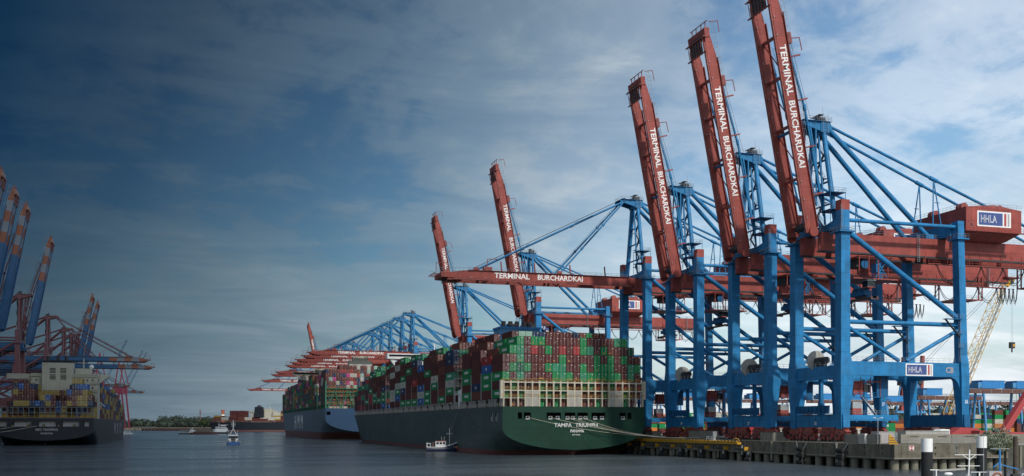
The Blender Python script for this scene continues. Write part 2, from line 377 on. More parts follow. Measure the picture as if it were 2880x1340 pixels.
    for z in (66, 70.5):
        pl.box(-2.4, 2.4, -8.6, -3.4, z+dz, z+.15+dz, BD).rail([(-2.4, -8.6, z+.15+dz), (2.4, -8.6, z+.15+dz), (2.4, -3.4, z+.15+dz)], MT['galv'], step=1)
        for a, b in ((-2.3, -8.5), (2.3, -8.5), (-2.3, -3.5), (2.3, -3.5)): pl.tube((a, b, 62.5+dz), (a, b, z+dz), .09, B, 4)
    bd(pl, 'platform', afo)
    hd = MB().box(-1.3, 1.4, -3.0, 3.0, 87.6+dz, 90.2+dz, B)
    for sy in (-1, 1):
        hd.poly([(1.4, 87.8+dz), (2.6, 89+dz), (2.0, 90.2+dz), (1.4, 90.2+dz)], 'y', 2.0*sy-.4, 2.0*sy+.4, B)
        hd.poly([(-1.2, 87.9+dz), (-1.2, 90.2+dz), (-7.2, 90.3+dz), (-7.2, 89.5+dz)], 'y', 2.4*sy-.35, 2.4*sy+.35, B)
        hd.disc((-5.8, 2.4*sy, 90.1+dz), 'y', .8, .9, BD, 12).disc((-3.2, 2.4*sy, 90.2+dz), 'y', .6, .9, BD, 12)
    hd.box(-7.0, 1.8, -3.3, 3.3, 90.3+dz, 90.42+dz, BD)
    hd.rail([(-7, -3.3, 90.4+dz), (1.8, -3.3, 90.4+dz), (1.8, 3.3, 90.4+dz), (-7, 3.3, 90.4+dz), (-7, -3.3, 90.4+dz)], MT['galv'], step=1.1)
    for a in (-.7, .1, .9): hd.box(a-.3, a+.25, -1.4, 1.2, 90.5+dz, 92.0+dz, MT['dark'])
    for a, b in ((-.9, -3.35), (.6, -3.35)): hd.tube((a, b, 87.3+dz), (a, b, 92.4+dz), .05, MT['galv'], 4)
    for k in range(8): hd.tube((-.9, -3.35, 87.5+dz+k*.6), (.6, -3.35, 87.5+dz+k*.6), .04, MT['galv'], 4)
    hd.tube((1.2, 0, 90.4+dz), (1.2, 0, 95+dz), .05, MT['galv'], 4).box(-1.2, .3, -2.2, 2.2, 92.5+dz, 92.6+dz, MT['galv'])
    bd(hd, 'mast_head', afo)
    for sy in (-1, 1):
        bd(MB().tube((1.2, 2.1*sy, 89+dz), (31.8, 4.15*sy, 61.2+dz), .66, B, 12).box(30.6, 33.2, 4.15*sy-.5, 4.15*sy+.5, 60.7+dz, 62+dz, B), 'backstay')
        t0, t1 = Vector((2.2, 1.9*sy, 89.5+dz)), Vector((79, 4.15*sy, 61.0+dz)); mid = t0.lerp(t1, .42); a1 = t0.lerp(t1, .405); a2 = t0.lerp(t1, .435)
        b_ = MB().tube(t0, t1, .38, B, 10).tube(a1, a2, .55, B, 10)
        for q in (-1.4, 1.4): b_.tube(mid, (34.6+q, 4.15*sy, 64.2+dz), .17, B, 6)
        b_.tube((34.6-.7, 4.15*sy, (mid.z+64.2+dz)/2), (34.6+.7, 4.15*sy, (mid.z+64.2+dz)/2), .12, B, 5)
        bd(b_, 'tie_rod')
    # main girders
    GE = 90
    gm = MB()
    for sy in (-1, 1):
        y = 4.15*sy
        gm.box(-2.6, GE, y-.9, y+.9, ZG, ZT, RD if not stripes else BO)
        gm.box(-3.2, GE, y-.9-.25*0-.0, y-.2, ZG-1.3, ZG-.003, RD if not stripes else BO)
        gm.box(-3.2, GE, y-.95, y+.3, ZG-1.75, ZG-1.3, MT['dark'])
    for x in (5, 22, 46, 62, 78, 88.6): gm.box(x, x+1.4, -3.25, 3.25, ZG+.4, ZT-.3, RD if not stripes else BO)
    gm.rail([(-3, -5, ZT), (GE, -5, ZT)], MT['galv'], step=2).rail([(-3, 5, ZT), (GE, 5, ZT)], MT['galv'], step=2.4)
    gdo = bd(gm, 'girder')
    wk = MB()
    for x0, x1 in ((30, 88),):
        wk.box(x0, x1, -6.3, -5.0, ZG-3.5, ZG-3.3, RD)
        x = x0
        while x <= x1: wk.bar((x, -5.1, ZG-3.4), (x, -5.1, ZG), .14, .14, RD); wk.bar((x+.9, -5.1, ZG-.3), (x, -5.1, ZG-1.6), .12, .12, RD); x += 3.6
        wk.rail([(x0, -6.3, ZG-3.3), (x1, -6.3, ZG-3.3)], MT['redd'], step=1.8, r=.05)
    for x in (27.5, 82):
        for a in (-.35, .35): wk.tube((x+a, -5.4, ZG-3), (x+a, -5.4, ZT+.9), .05, MT['galv'], 4)
        for k in range(15): wk.box(x-.35, x+.35, -5.7, -5.4, ZG-3+k*.5, ZG-2.94+k*.5, MT['galv'])
    bd(wk, 'girder_walkway', gdo)
    eb = MB().box(88, 95, -6, 6, ZG+.1, ZG+.3, RD).rail([(88, -6, ZG+.3), (95, -6, ZG+.3), (95, 6, ZG+.3)], MT['galv'])
    bd(eb, 'end_platform', gdo)
    sf = MB()
    for yy in (-5.5, 3.5):
        for x in (69, 78): sf.bar((x, yy, ZG-7.4), (x, yy, ZG), .3, .3, RD); sf.bar((x+1.4, yy, ZG-7.4), (x+1.4, yy, ZG), .3, .3, RD)
        for x in (69, 78):
            for k in range(5): sf.bar((x, yy, ZG-7.4+k*1.5), (x+1.4, yy, ZG-6+k*1.5), .12, .12, RD)
        sf.box(69, 79.4, yy-.3, yy+.3, ZG-7.7, ZG-7.35, RD)
    sf.box(69, 79.4, -5.5, 3.5, ZG-7.5, ZG-7.4, MT['redd']).rail([(69, -5.6, ZG-7.4), (79.4, -5.6, ZG-7.4)], RD)
    bd(sf, 'service_frame', gdo)
    # festoon
    x = 33.
    while x < 92:
        w = 7.4 if x < 80 else 1.6; s = 4.4
        f = MB()
        for o_ in (-.16, .16):
            pts = [(x+w*k/10, -5.9+o_, ZG-3.6-s*(1-(2*k/10-1)**2)*(1+o_*.4)) for k in range(11)]; f.path(pts, .09, MT['black'], 5)
        f.tube((x+w/2, -5.9, ZG-3.6-s), (x+w/2, -5.9, ZG-4.4-s), .07, MT['dark'], 4)
        f.box(x-.25, x+.25, -6.2, -5.5, ZG-3.75, ZG-3.5, MT['dark']); bd(f, 'festoon_cable'); x += w
    # machinery house
    hx0, hx1, hy = 38.6, 57.0, 10.6; hz0, hz1 = 62.6+dz, 68.9+dz
    ho = MB().loft([[(hx0, y, hz0), (hx1, y, hz0), (hx1, y, hz1-.2), ((hx0+hx1)/2, y, hz1+.9), (hx0, y, hz1)] for y in (-hy, hy)], RD)
    ho.loft([[(hx0-.1, -hy-.1, hz0), (hx1+.1, -hy-.1, hz0), (hx1+.1, hy+.1, hz0), (hx0-.1, hy+.1, hz0)], [(hx0+2, -hy+4, hz0-2), (hx1-2, -hy+4, hz0-2), (hx1-2, hy-4, hz0-2), (hx0+2, hy-4, hz0-2)]][::-1], MT['redd'])
    ho.box(hx0-1, hx1+1, -hy-1, -hy-.1, hz0-.35, hz0-.15, RD)
    ho.rail([(hx0-1, -hy-1, hz0-.15), (hx1+1, -hy-1, hz0-.15)], RD, step=1.2, r=.05)
    ho.rail([(hx0, -hy, hz1), (hx1, -hy, hz1)], MT['galv'], step=1.5).rail([(hx0+.1, -hy, hz1), (hx0+.1, hy, hz1)], MT['galv'], step=1.5)
    for k in range(10): ho.box(hx0+1.84*k, hx0+1.84*k+.06, -hy-.03, -hy-.003, hz0, hz1-.2, MT['redd'])
    hs = bd(ho, 'machinery_house')
    for (vx, vy) in ((41, 5), (41.2, -6), (53, -6), (47, 2)):
        v = MB().loft([[(vx+1.2*math.cos(a)-0, vy+t, hz1+.6+1.3*math.sin(a)) for a in [math.pi*k/8 for k in range(9)]]+[(vx-1.2, vy+t, hz1-.6), (vx+1.2, vy+t, hz1-.6)] for t in (-1.1, 1.1)], RD)
        bd(v, 'roof_vent', hs)
    d_ = MB().box(39.9, 40.8, -hy-.05, -hy-.01, hz0+.1, hz0+2.1, MT['redd']).box(40.1, 40.6, -hy-.07, -hy-.05, hz0+1.2, hz0+1.9, MT['glass']); bd(d_, 'door', hs)
    if letters:
        y = -hy
        sg = MB().box(42.2, 53.4, y-.09, y-.02, 63.8+dz, 68.0+dz, MT['white']).box(42.65, 50.6, y-.11, y-.09, 64.2+dz, 67.6+dz, MT['signblue'])
        sg.box(51.1, 51.85, y-.11, y-.09, 64.2+dz, 67.6+dz, MT['signred']).box(52.3, 52.85, y-.11, y-.09, 64.2+dz, 67.6+dz, MT['signgrey'])
        sgo = bd(sg, 'sign', hs)
        text('HHLA', MT['white'], 2.0, 5.4, (46.0, y-.12, 65.9+dz), parent=sgo, off=off)
        text('HHLA', MT['signblue'], 1.9, 5.3, (46.0, y-.17, 65.9+dz), parent=sgo, off=off, bold=-.035)
    # trolley with cab
    tx = 9.0
    tr = MB().box(tx, tx+11, -4.2, 4.2, ZG-2.6, ZG-2.1, RD)
    for x in (tx, tx+3, tx+6, tx+9):
        for y in (-5, 4): tr.bar((x, y, ZG-8), (x, y, ZG-2), .22, .22, RD)
    tr.box(tx-2, tx+12, -5.4, 4.4, ZG-8.3, ZG-8.0, MT['redd']).rail([(tx-2, -5.4, ZG-8), (tx+12, -5.4, ZG-8), (tx+12, 4.4, ZG-8)], RD, step=1.2, r=.06)
    tr.box(tx+1, tx+4.5, -2.4, 2.4, ZG-4.6, ZG-2.6, MT['dark']).bar((tx+6.2, -3.5, ZG-7.5), (tx+10, -3.5, ZG-2.5), .3, .3, B).bar((tx+10, -3.5, ZG-7.5), (tx+6.2, -3.5, ZG-2.5), .3, .3, B)
    tr.box(tx+7, tx+8.6, -3.6, -2, ZG-7.9, ZG-6, MT['blued']).disc((tx+3, -3.2, ZG-4), 'y', 1.2, .5, MT['blued'], 14)
    tro = bd(tr, 'trolley')
    bd(MB().box(tx+2.5, tx+4.9, -5.2, -2.9, ZG-10.2, ZG-8.3, MT['glass']).box(tx+2.4, tx+5, -5.3, -2.8, ZG-8.7, ZG-8.3, MT['grey']).box(tx+2.4, tx+5, -5.3, -2.8, ZG-10.5, ZG-10.2, MT['redd']), 'operator_cab', tro)
    sp = MB().box(tx+3, tx+5.2, -3.2, 3.2, 45, 46.2, MT['blued']); zs = 45
    for y in (-2.4, 0, 2.4): sp.disc((tx+4.1, y, 46.4), 'x', .8, .9, MT['blued'], 12)
    sp.box(tx+3.5, tx+4.7, -6, 6, 43.8, 44.3, MT['rust'])
    for y in (-5.8, 5.8): sp.box(tx+2.9, tx+5.3, y-.2, y+.2, 43.5, 44.3, MT['rust'])
    for y in (-2.4, 2.4):
        for x in (tx+3.4, tx+4.8): sp.tube((x, y, 46.4), (x, y, ZG-3), .045, MT['dark'], 4)
    sp.box(tx+3.4, tx+4.8, -1.5, 1.5, 44.4, 45, MT['dark']); bd(sp, 'spreader')
    # cable reel
    rl = MB().disc((0.2, 1.5, 27.3), 'y', 2.75, .5, MT['grey'], 28).disc((0.2, -1.2, 27.3), 'y', .9, 4.5, MT['dark'], 14)
    rl.box(-1.0, 1.9, -.9, -.2, 25.6, 27.6, MT['dark']).box(-.7, -.1, -1, -.92, 26.2, 27.4, MT['galv']).box(.4, 1.2, -1, -.92, 26.2, 27.2, MT['grey'])
    for k in range(8): a = k*math.pi/4+.2; rl.bar((.2, 1.2, 27.3), (.2+2.6*math.cos(a), 1.2, 27.3+2.6*math.sin(a)), .12, .06, MT['signgrey'])
    bd(rl, 'cable_reel')
    # lashing station between the legs
    ls = MB().box(19, 36.4, -8, 9, 12.4, 12.75, B).box(19, 36.4, -8, -7.7, 11.2, 12.4, B)
    for x in (19, 23.3, 27.6, 32, 36): ls.box(x, x+.3, -8.05, -7.7, 10.9, 12.5, B)
    ls.box(19, 36.4, -7, 8, 10.6, 10.75, MT['dark']).rail([(19, -8, 12.75), (36.4, -8, 12.75)], MT['galv'], step=1.3)
    for x in (20, 34): ls.box(x, x+.9, 3, 4, 10, 22.5, B)
    ls.bar((30, -7, 12.8), (25.5, -7, 17.6), .9, .2, MT['galv']).bar((24, -6, 17.8), (29, -6, 22), .9, .2, MT['galv']).rail([(30, -7.4, 12.8), (25.5, -7.4, 17.6)], MT['galv'], step=.7)
    ls.box(22, 31, -7.6, -4.6, 17.4, 17.55, B).rail([(22, -7.6, 17.55), (31, -7.6, 17.55)], B, step=1, r=.05)
    for x in (22, 25, 28, 31): ls.bar((x, -7.6, 17.5), (x, -7.6, 22.6), .18, .18, RD)
    ls.bar((22, -7.6, 21.5), (31, -7.6, 21.5), .2, .3, RD).box(30, 33.6, -7.5, -6.2, 17.5, 24, BD)
    ls.v = [(x-17.4, y, z) for x, y, z in ls.v]; lso = bd(ls, 'lashing_platform')
    bd(MB().box(5.8, 8.8, -7, -4.8, 18.2, 21.4, RD).box(8.9, 10.9, -7.2, -5, 18.6, 20.8, MT['glass']), 'cabin', lso)
    bd(MB().box(5.2, 8.0, -7.5, -5, 12.8, 14.5, RD).box(5.2, 8.0, -7.5, -5, 14.5, 16.2, MT['galv']).box(2.8, 3.8, -7.6, -6, 12.8, 16.6, MT['redd']), 'cabin', lso)
    # bogies
    bx = MB()
    for x in (0, 37.6):
        for sy in (-1, 1):
            g = MB(); yc = 7.3*sy
            g.poly([(yc-5.4, 9.45), (yc+5.4, 9.45), (yc+4.6, 8.6), (yc+1, 7.9), (yc-1, 7.9), (yc-4.6, 8.6)], 'x', x-.55, x+.55, MT['redd'])
            g.box(x-.9, x+.9, yc-.8, yc+.8, 8.2, 9.6, MT['redd'])
            for q in (-3.4, 3.4):
                g.poly([(yc+q-2.6, 8.3), (yc+q-1.2, 9.1), (yc+q+1.2, 9.1), (yc+q+2.6, 8.3), (yc+q+.5, 7.2), (yc+q-.5, 7.2)], 'x', x-.8, x+.8, MT['redd'])
                g.disc((x, yc+q, 8.0), 'x', .75, 2.0, MT['redd'], 14).disc((x, yc+q, 8.0), 'x', .25, 2.2, MT['dark'], 8)
                for w in (-1.65, 1.65):
                    c = yc+q+w
                    g.poly([(c-1.35, 6.9), (c-.7, 7.9), (c+.7, 7.9), (c+1.35, 6.9), (c+.9, 6.3), (c-.9, 6.3)], 'x', x-.62, x+.62, MT['redd'])
                    g.disc((x-.64, c, 7.3), 'x', .42, .25, MT['dark'], 10)
                    for e in (-.75, .75): g.disc((x, c+e, 6.25), 'x', .42, .5, MT['dark'], 14); g.box(x-.5, x+.5, c+e-.3, c+e+.3, 6.1, 7.0, MT['redd'])
            g.box(x-.9, x+.2, yc-.7+sy*6.9, yc+.7+sy*6.9, 6.2, 7.4, MT['redd'])
            g.box(x-.95, x-.85, yc-.35, yc+.35, 7.0, 8.0, MT['signred'])
            if sy < 0: g.box(x-.6, x+.6, yc-7.6, yc-7.2, 6.4, 6.9, MT['yellow'])
            bd(g, 'bogie')
    # boom
    A = R(79.2) if up else 0
    hx, hz = -3.6, ZT+.2
    def P(s, n, y=0):
        s, n = s*(1.05 if dz else .95), n*.86
        return (hx-s*math.cos(A)-n*math.sin(A), y, hz+s*math.sin(A)-n*math.cos(A))
    bo = MB(); prof = [(0, 0), (0, 3.4), (64.5, 3.4), (69, 2.7), (69, 1.5), (60, .0)]
    segs = [(0, 69, BO)] if not stripes else None
    for sy in (-1, 1):
        y = 4.15*sy
        if not stripes:
            bo.loft([[P(s, n, y+t) for s, n in prof] for t in (-.7, .7)], BO)
        else:
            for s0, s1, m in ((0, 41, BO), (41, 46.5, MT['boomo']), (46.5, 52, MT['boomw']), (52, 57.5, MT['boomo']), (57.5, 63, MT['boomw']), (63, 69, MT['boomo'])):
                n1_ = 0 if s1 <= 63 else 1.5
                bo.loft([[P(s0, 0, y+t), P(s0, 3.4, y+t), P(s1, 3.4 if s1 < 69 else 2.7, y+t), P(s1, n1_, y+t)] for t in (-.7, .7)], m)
        bo.loft([[P(s, n, y+t) for s, n in ((0, 3.4), (0, 3.9), (65, 3.9), (65, 3.4))] for t in (-.6, .1)], MT['redd'] if not stripes else BO)
        bo.loft([[P(s, n, y+t) for s, n in ((1, -.0), (1, -.12), (60, -.12), (60, 0))] for t in (-1.3, 1.3)], MT['redd'] if not stripes else BO)
        for s in range(4, 64, 5): bo.tube(P(s, 3.1, y-.7), P(s, 3.1, y-1.0), .14, MT['galv'], 6)
    for k in range(29):
        for q in (-5.4,): bo.tube(P(2+k*2, 0, q), P(2+k*2, -1.2, q), .04, MT['galv'], 4)
    for h in (-.6, -1.2): bo.tube(P(2, h, -5.4), P(60, h, -5.4), .04, MT['galv'], 4)
    for s, m in ((2, RD), (15, RD), (28, MT['blued']), (29.5, RD), (43, RD), (54, RD)):
        w = BO if stripes else m; bo.loft([[P(s, a, y), P(s, b, y), P(s+.7, b, y), P(s+.7, a, y)] for a, b in ((1.2, 2.2),) for y in (-3.25, 3.25)], w)
    for s in (5, 18, 31, 44): bo.tube(P(s, 1.7, -3.3), P(s+10, 1.7, 3.3), .16, RD if not stripes else BO, 5)
    # tip frame
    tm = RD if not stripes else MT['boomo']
    bo.loft([[P(s, n, y) for s, n in ((66.5, 1.5), (66.5, 3.3), (69.3, 3.1), (69.3, 1.2))] for y in (-5.1, 5.1)], tm)
    for n, s in ((4.0, 62.0), (4.0, 66.5)): bo.loft([[P(s, n-.2, y), P(s, n+.3, y), P(s+.3, n+.3, y), P(s+.3, n-.2, y)] for y in (-5.6, 5.6)], MT['redd'])
    for k in range(7): y = -4.5+k*1.5; bo.tube(P(61.8, 4.0, y), P(67, 4.0, y), .1, MT['redd'], 5)
    bo.loft([[P(s, n, y) for s, n in ((62.5, 3.6), (62.5, 3.8), (67.5, 3.8), (67.5, 3.6))] for y in (-3.2, 3.2)], MT['dark'])
    for y in (-4, -1.5, 1.5, 4): bo.tube(P(69.2, 2, y), P(71.5, 1.6, y), .15, tm, 5)
    bo.tube(P(71.4, 1.6, -5.2), P(71.4, 1.6, 5.2), .14, tm, 5).tube(P(71, 1, -5), P(71, -2.4, -5), .12, tm, 5).tube(P(71, -2.4, -5), P(67.5, -2.4, -5), .12, tm, 5)
    for q in (-5.3, 5.3): bo.tube(P(59, .2, q), P(71, .6, q), .05, MT['galv'], 4).tube(P(59, -.9, q), P(71, -.5, q), .05, MT['galv'], 4)
    for k in range(8): bo.tube(P(60+k*1.5, .3, -5.3), P(60+k*1.5, -.8, -5.3), .04, MT['galv'], 4)
    bo.loft([[P(s, n, y) for s, n in ((51.5, -1.7), (51.5, 0), (54.5, 0), (54.5, -1.7))] for y in (-5.1, -3.2)], tm)
    bo.tube(P(53, -1.7, -4.3), P(53, -5, -4.3), .13, tm, 5).tube(P(53, -5, -4.3), P(49.5, -5.2, -4.3), .13, tm, 5)
    bo.sphere(P(2, 1.7, 0), 1.1, MT['dark'], 8, (1, 3, 1))
    for y in (-5.1, 5.1): bo.disc(P(0, 1.7, y), 'y', 1.3, .7, RD if not stripes else BO, 14)
    boo = bd(bo, 'boom')
    for s in (10, 23, 36, 48):
        a = MB()
        for y in (-4.4,): a.bar(P(s, 0, y), P(s+.3, -4.2, y), .5, .35, RD if not stripes else B)
        bd(a, 'stay_bracket', boo)
    if letters:
        exv = Vector(P(0, 0))-Vector(P(1, 0)); ezv = Vector(P(0, 0))-Vector(P(0, 1))
        for w, a, b in (('TERMINAL', 51, 37.8), ('BURCHARDKAI', 35.6, 18.2)):
            text(w, MT['white'], 1.9, a-b, P((a+b)/2, 1.65, -4.15-.72), ex=exv, ez=ezv, parent=boo, off=off, name='lettering', bold=.02, th=.02)
    ax, azp = -6.0, 90+dz
    if up:
        for sy in (-1, 1):
            y = 4.15*sy; yi = 2.4*sy
            f1 = Vector((-1.0, y*.9, ZT+4.5)); f2 = Vector((-3.2, y*.9, ZT+7))
            q = MB().tube(P(52, -.6, y), P(34, -3.0, y), .3, B, 8).tube(P(34, -3.0, y), f1, .3, B, 8).tube(P(34.7, -3.0, y), P(33.2, -3.0, y), .45, B, 8)
            q.tube(f1, (-4.5, yi, azp), .3, B, 8); bd(q, 'forestay')
            q = MB().tube(P(27, -.4, y), f2, .26, B, 8).tube(f2, (-2.6, yi, azp), .26, B, 8); bd(q, 'forestay')
            for k in range(3):
                bd(MB().tube(P(53, -1-.5*k, 3.2*sy-.3*k), (-5.6+.8*k, yi-.3*sy, azp+1), .055, MT['dark'], 4), 'hoist_rope')
    else:
        for sy in (-1, 1):
            y = 4.15*sy; yi = 2.4*sy
            for s, r in ((57, .32), (27, .32)):
                t0 = Vector((-5.5, yi, azp-.3)); t1 = Vector(P(s, -.4, y)); q = MB().tube(t0, t1, r, B, 8)
                for k in (.33, .66): q.tube(t0.lerp(t1, k-.01), t0.lerp(t1, k+.01), r+.16, B, 8)
                q.box(t1.x-.9, t1.x+.9, y-.4, y+.4, hz, hz+1.2, RD if not stripes else B); bd(q, 'forestay')
                bd(MB().tube((-5.5, yi*.8, azp+.8), P(s, -1.6, y*.8), .05, MT['dark'], 4), 'hoist_rope')
    return root
# ------------------------------------------------------------------ water, ground, quays
def water_mat():
    m = bpy.data.materials.new('river_water'); m.use_nodes = True
    global nt
    keep = nt; nt = m.node_tree; b = nt.nodes['Principled BSDF']
    t = N('ShaderNodeTexCoord')
    def nz(scale, sc, rot, detail=6, r=.6):
        mp = N('ShaderNodeMapping'); mp.inputs['Scale'].default_value = sc; mp.inputs['Rotation'].default_value = (0, 0, rot); L(t.outputs['Object'], mp.inputs[0])
        n = N('ShaderNodeTexNoise'); n.inputs['Scale'].default_value = scale; n.inputs['Detail'].default_value = detail; n.inputs['Roughness'].default_value = r
        L(mp.outputs[0], n.inputs['Vector']); return n.outputs['Fac']
    a = nz(.55, (1, 1.8, 1), R(-12), 8, .62); c = nz(.030, (.55, 1.6, 1), R(-20), 5); d = nz(.008, (.5, 1.9, 1), R(-17), 4)
    patch = RAMP(M('ADD', M('MULTIPLY', c, .5), M('MULTIPLY', d, .5)), [(.40, 0), (.60, 1)])
    L(MIX(patch, (.045, .058, .066), (.072, .088, .096)), b.inputs['Base Color'])
    L(M('ADD', M('MULTIPLY', patch, .18), .08), b.inputs['Roughness']); b.inputs['IOR'].default_value = 1.33
    bp = N('ShaderNodeBump'); bp.inputs['Distance'].default_value = 1.0; L(a, bp.inputs['Height']); L(M('ADD', M('MULTIPLY', patch, .42), .18), bp.inputs['Strength'])
    L(bp.outputs[0], b.inputs['Normal']); nt = keep; return m
wm = water_mat()
MB().add([(-12000, -2000, 0), (12000, -2000, 0), (12000, 16000, 0), (-12000, 16000, 0)], [(0, 1, 2, 3)], wm).build('water', kind='structure')
MB().poly([(170.3, 203), (4000, 203), (4000, 9000), (170.3, 9000)], 'z', -2, QZ-.05, MT['paving']).build('yard_ground', kind='structure')
MB().poly([(-4000, 300), (-112, 300), (-112, 1240), (-150, 1240), (-150, 2400), (-4000, 2400)], 'z', -2, QZ-.05, MT['paving']).build('terminal_ground', kind='structure')
# quay deck: a thick slab carried on piles, open below
def quay():
    root = empty('quay', (151, 195, 0), label='weathered concrete quay on round piles under the blue cranes', category='quay')
    o = (151, 195, 0); X0 = 151
    q = MB(); g = .05
    Y = [195, 216.5, 246, 275.5, 305, 334.5, 364]+[364+29.5*k for k in range(1, 46)]
    for i in range(len(Y)-1):
        q.box(X0, X0+21, Y[i]+(g if i else 0), Y[i+1]-g, 2.75, QZ, MT['conc'])
    q.box(X0+.15, X0+20.8, 195.15, 1690, 2.2, 2.7, MT['conc'])
    q.box(X0-.18, X0+1, 194.82, 1690, 2.45, 2.72, MT['conc2'])
    q.box(X0+21, X0+31.5, 195, 203.1, 2.75, QZ, MT['conc']).box(X0+1.001, X0+31.3, 194.82, 195.3, 2.45, 2.72, MT['conc2'])
    q.build('deck', root, o)
    p = MB()
    for k in range(150):
        y = 197+k*4.9 if k < 60 else 491+(k-60)*9
        p.tube((X0+1.6, y, -2), (X0+1.6, y, 2.5), .95, MT['pile'], 12)
        if k < 60: p.tube((X0+6, y+2, -2), (X0+6, y+2, 2.5), .8, MT['pile'], 10)
    for k in range(1, 12): p.tube((X0+1.6+k*2.6, 197, -2), (X0+1.6+k*2.6, 197, 2.5), .95, MT['pile'], 12)
    p.build('pile', root, o, kind='stuff', label='rows of round concrete piles below the deck')
    MB().box(X0+9, X0+9.4, 198.5, 1690, -2, 2.6, MT['void']).box(X0+9.41, X0+31, 198.5, 198.9, -2, 2.6, MT['void']).build('sheet_pile_wall', root, o)  # wall coloured near black to stand in for shade under the deck
    for y in Y[1:9]:
        for a_, b_ in ((-.35, -.05), (.05, .3)): MB().box(X0-.28, X0-.02, y+a_, y+b_, .4, QZ, MT['pile']).build('guard_post', root, o)
    for i in range(8):
        for t in (.2, .5, .8):
            y = Y[i]+(Y[i+1]-Y[i])*t
            for z in (3.5, 4.9): MB().box(X0-.05, X0-.01, y-.18, y+.18, z-.25, z+.25, MT['void']).build('dark_hole_plate', root, o)  # dark plates on the wall face paint the shade of holes
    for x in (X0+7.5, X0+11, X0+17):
        for z in (3.5, 4.9): MB().box(x-.2, x+.2, 194.95, 194.99, z-.25, z+.25, MT['void']).build('dark_hole_plate', root, o)
    for xx, zz in ((0, 0),):
        ld = MB()
        for a in (-.3, .3): ld.box(X0+9+a-.05, X0+9+a+.05, 194.7, 194.8, .2, QZ, MT['pile'])
        for k in range(14): ld.box(X0+8.7, X0+9.3, 194.7, 194.76, .4+k*.38, .46+k*.38, MT['yellow'] if k < 6 else MT['pile'])
        ld.build('ladder', root, o)
    s = MB().box(X0+3.8, X0+5.2, 194.93, 194.98, 4.3, 5.4, MT['white']).box(X0+3.9, X0+5.1, 194.9, 194.93, 4.35, 5.35, MT['signred'])
    s.poly([(X0+4.0, 4.45), (X0+4.45, 4.85), (X0+4.0, 5.25)], 'y', 194.86, 194.9, MT['white']).poly([(X0+5.0, 4.45), (X0+4.55, 4.85), (X0+5.0, 5.25)], 'y', 194.86, 194.9, MT['white'])
    s.build('sign', root, o)
    for x in (160.7, 170): MB().box(x-.05, x+.05, 200, 1680, QZ, QZ+.08, MT['dark']).build('crane_rail', root, o)
quay()
b = MB()
b.box(182.5, 187, 198, 203, -2, QZ-.3, MT['algae']).box(187.01, 330, 199.5, 203.05, -2, QZ-.5, MT['algae']).box(182.4, 187.1, 197.9, 198.3, QZ-.6, QZ, MT['conc'])
for x in range(190, 330, 9): b.box(x, x+.6, 199.3, 199.51, -2, QZ-.7, MT['pile'])
b.build('old_quay_wall', off=(182, 198, 0), label='old dark stained harbour wall with damp blocks at the right edge', category='harbour wall')
b = MB()
for x0, x1 in ((160.5, 175), (175.1, 190), (190.1, 205), (205.1, 330)): b.box(x0, x1, 205, 205.5, QZ, 7.85, MT['conc2'])
for x in (163, 171, 179, 187): b.box(x, x+2.6, 204.93, 204.999, 7.3, 7.42, MT['void'])
b.build('parapet_wall', off=(160.5, 205, QZ), label='long pale concrete flood wall along the quay end behind the handrail', category='parapet')
b = MB().rail([(157.5, 200.4, QZ), (181.5, 200.4, QZ)], MT['galv'], step=1.5); b.rail([(183, 199.8, QZ), (184.5, 199.8, QZ)], MT['lblue'], step=1)
b.build('handrail', off=(157.5, 200.4, QZ), label='thin grey handrail in front of the pale flood wall', category='railing')
b = MB().box(153.6, 154.0, 212, 217, QZ, 7.9, MT['conc2']).box(153.6, 154, 203.5, 208.5, QZ, 7.9, MT['conc2'])
b.build('parapet_wall', off=(153.6, 203.5, QZ), label='low concrete flood wall beside the nearest crane wheels, grey gate next to it', category='parapet')
b = MB().box(153.4, 154.1, 208.8, 211.4, QZ, 8.0, MT['white']).box(153.3, 153.4, 208.9, 211.3, QZ+.1, 7.9, MT['grey'])
b.build('flood_gate', off=(153.5, 210, QZ), label='white steel door panel in the low flood wall', category='gate')
b = MB().poly([(152.3, QZ), (154.9, QZ), (153.1, 7.7), (152.3, 7.9)], 'y', 198.6, 198.75, MT['yellow'])
for k in range(3): b.bar((152.3, 198.5, 6.1+k*.55), (154.5-k*.5, 198.5, 6.1+k*.55), .06, .08, MT['dark'])
b.build('barrier', off=(152.3, 198.6, QZ), label='yellow perforated barrier wedge at the quay corner', category='barrier')
b = MB().tube((152.6, 203, QZ), (152.6, 203, 11.6), .09, MT['galv'], 6).bar((151.6, 203, 11.8), (152.6, 203, 11.5), .12, .1, MT['galv']).bar((152.6, 203, 11.5), (153.6, 203, 11.8), .12, .1, MT['galv'])
b.box(151.3, 151.9, 202.85, 203.15, 11.75, 11.87, MT['white']).box(153.3, 153.9, 202.85, 203.15, 11.75, 11.87, MT['white'])
b.build('lamp_post', off=(152.6, 203, QZ), label='slim grey lamp post with two arms by the quay corner', category='lamp post')
# cabins, van, walls on the quay
def cabin(x, y, w, d, h, m, lab, name='site_cabin', cat='cabin', z=QZ):
    b = MB().box(x, x+w, y, y+d, z, z+h, m)
    n = int(w/1.2)
    for k in range(n): b.box(x+.5+k*1.2, x+.62+k*1.2, y-.03, y-.003, z+.2, z+h-.2, MT['signgrey'])
    b.box(x-.1, x+w+.1, y-.1, y+d+.1, z+h+.003, z+h+.12, MT['grey'])
    return b.build(name, off=(x, y, z), label=lab, category=cat)
cabin(163.5, 207, 12.5, 3, 2.9, MT['grey'], 'long light grey site cabin behind the flood wall below the blue sill beam')
cabin(158.2, 210, 4.5, 3, 2.7, MT['signgrey'], 'darker grey cabin left of the long light grey cabin')

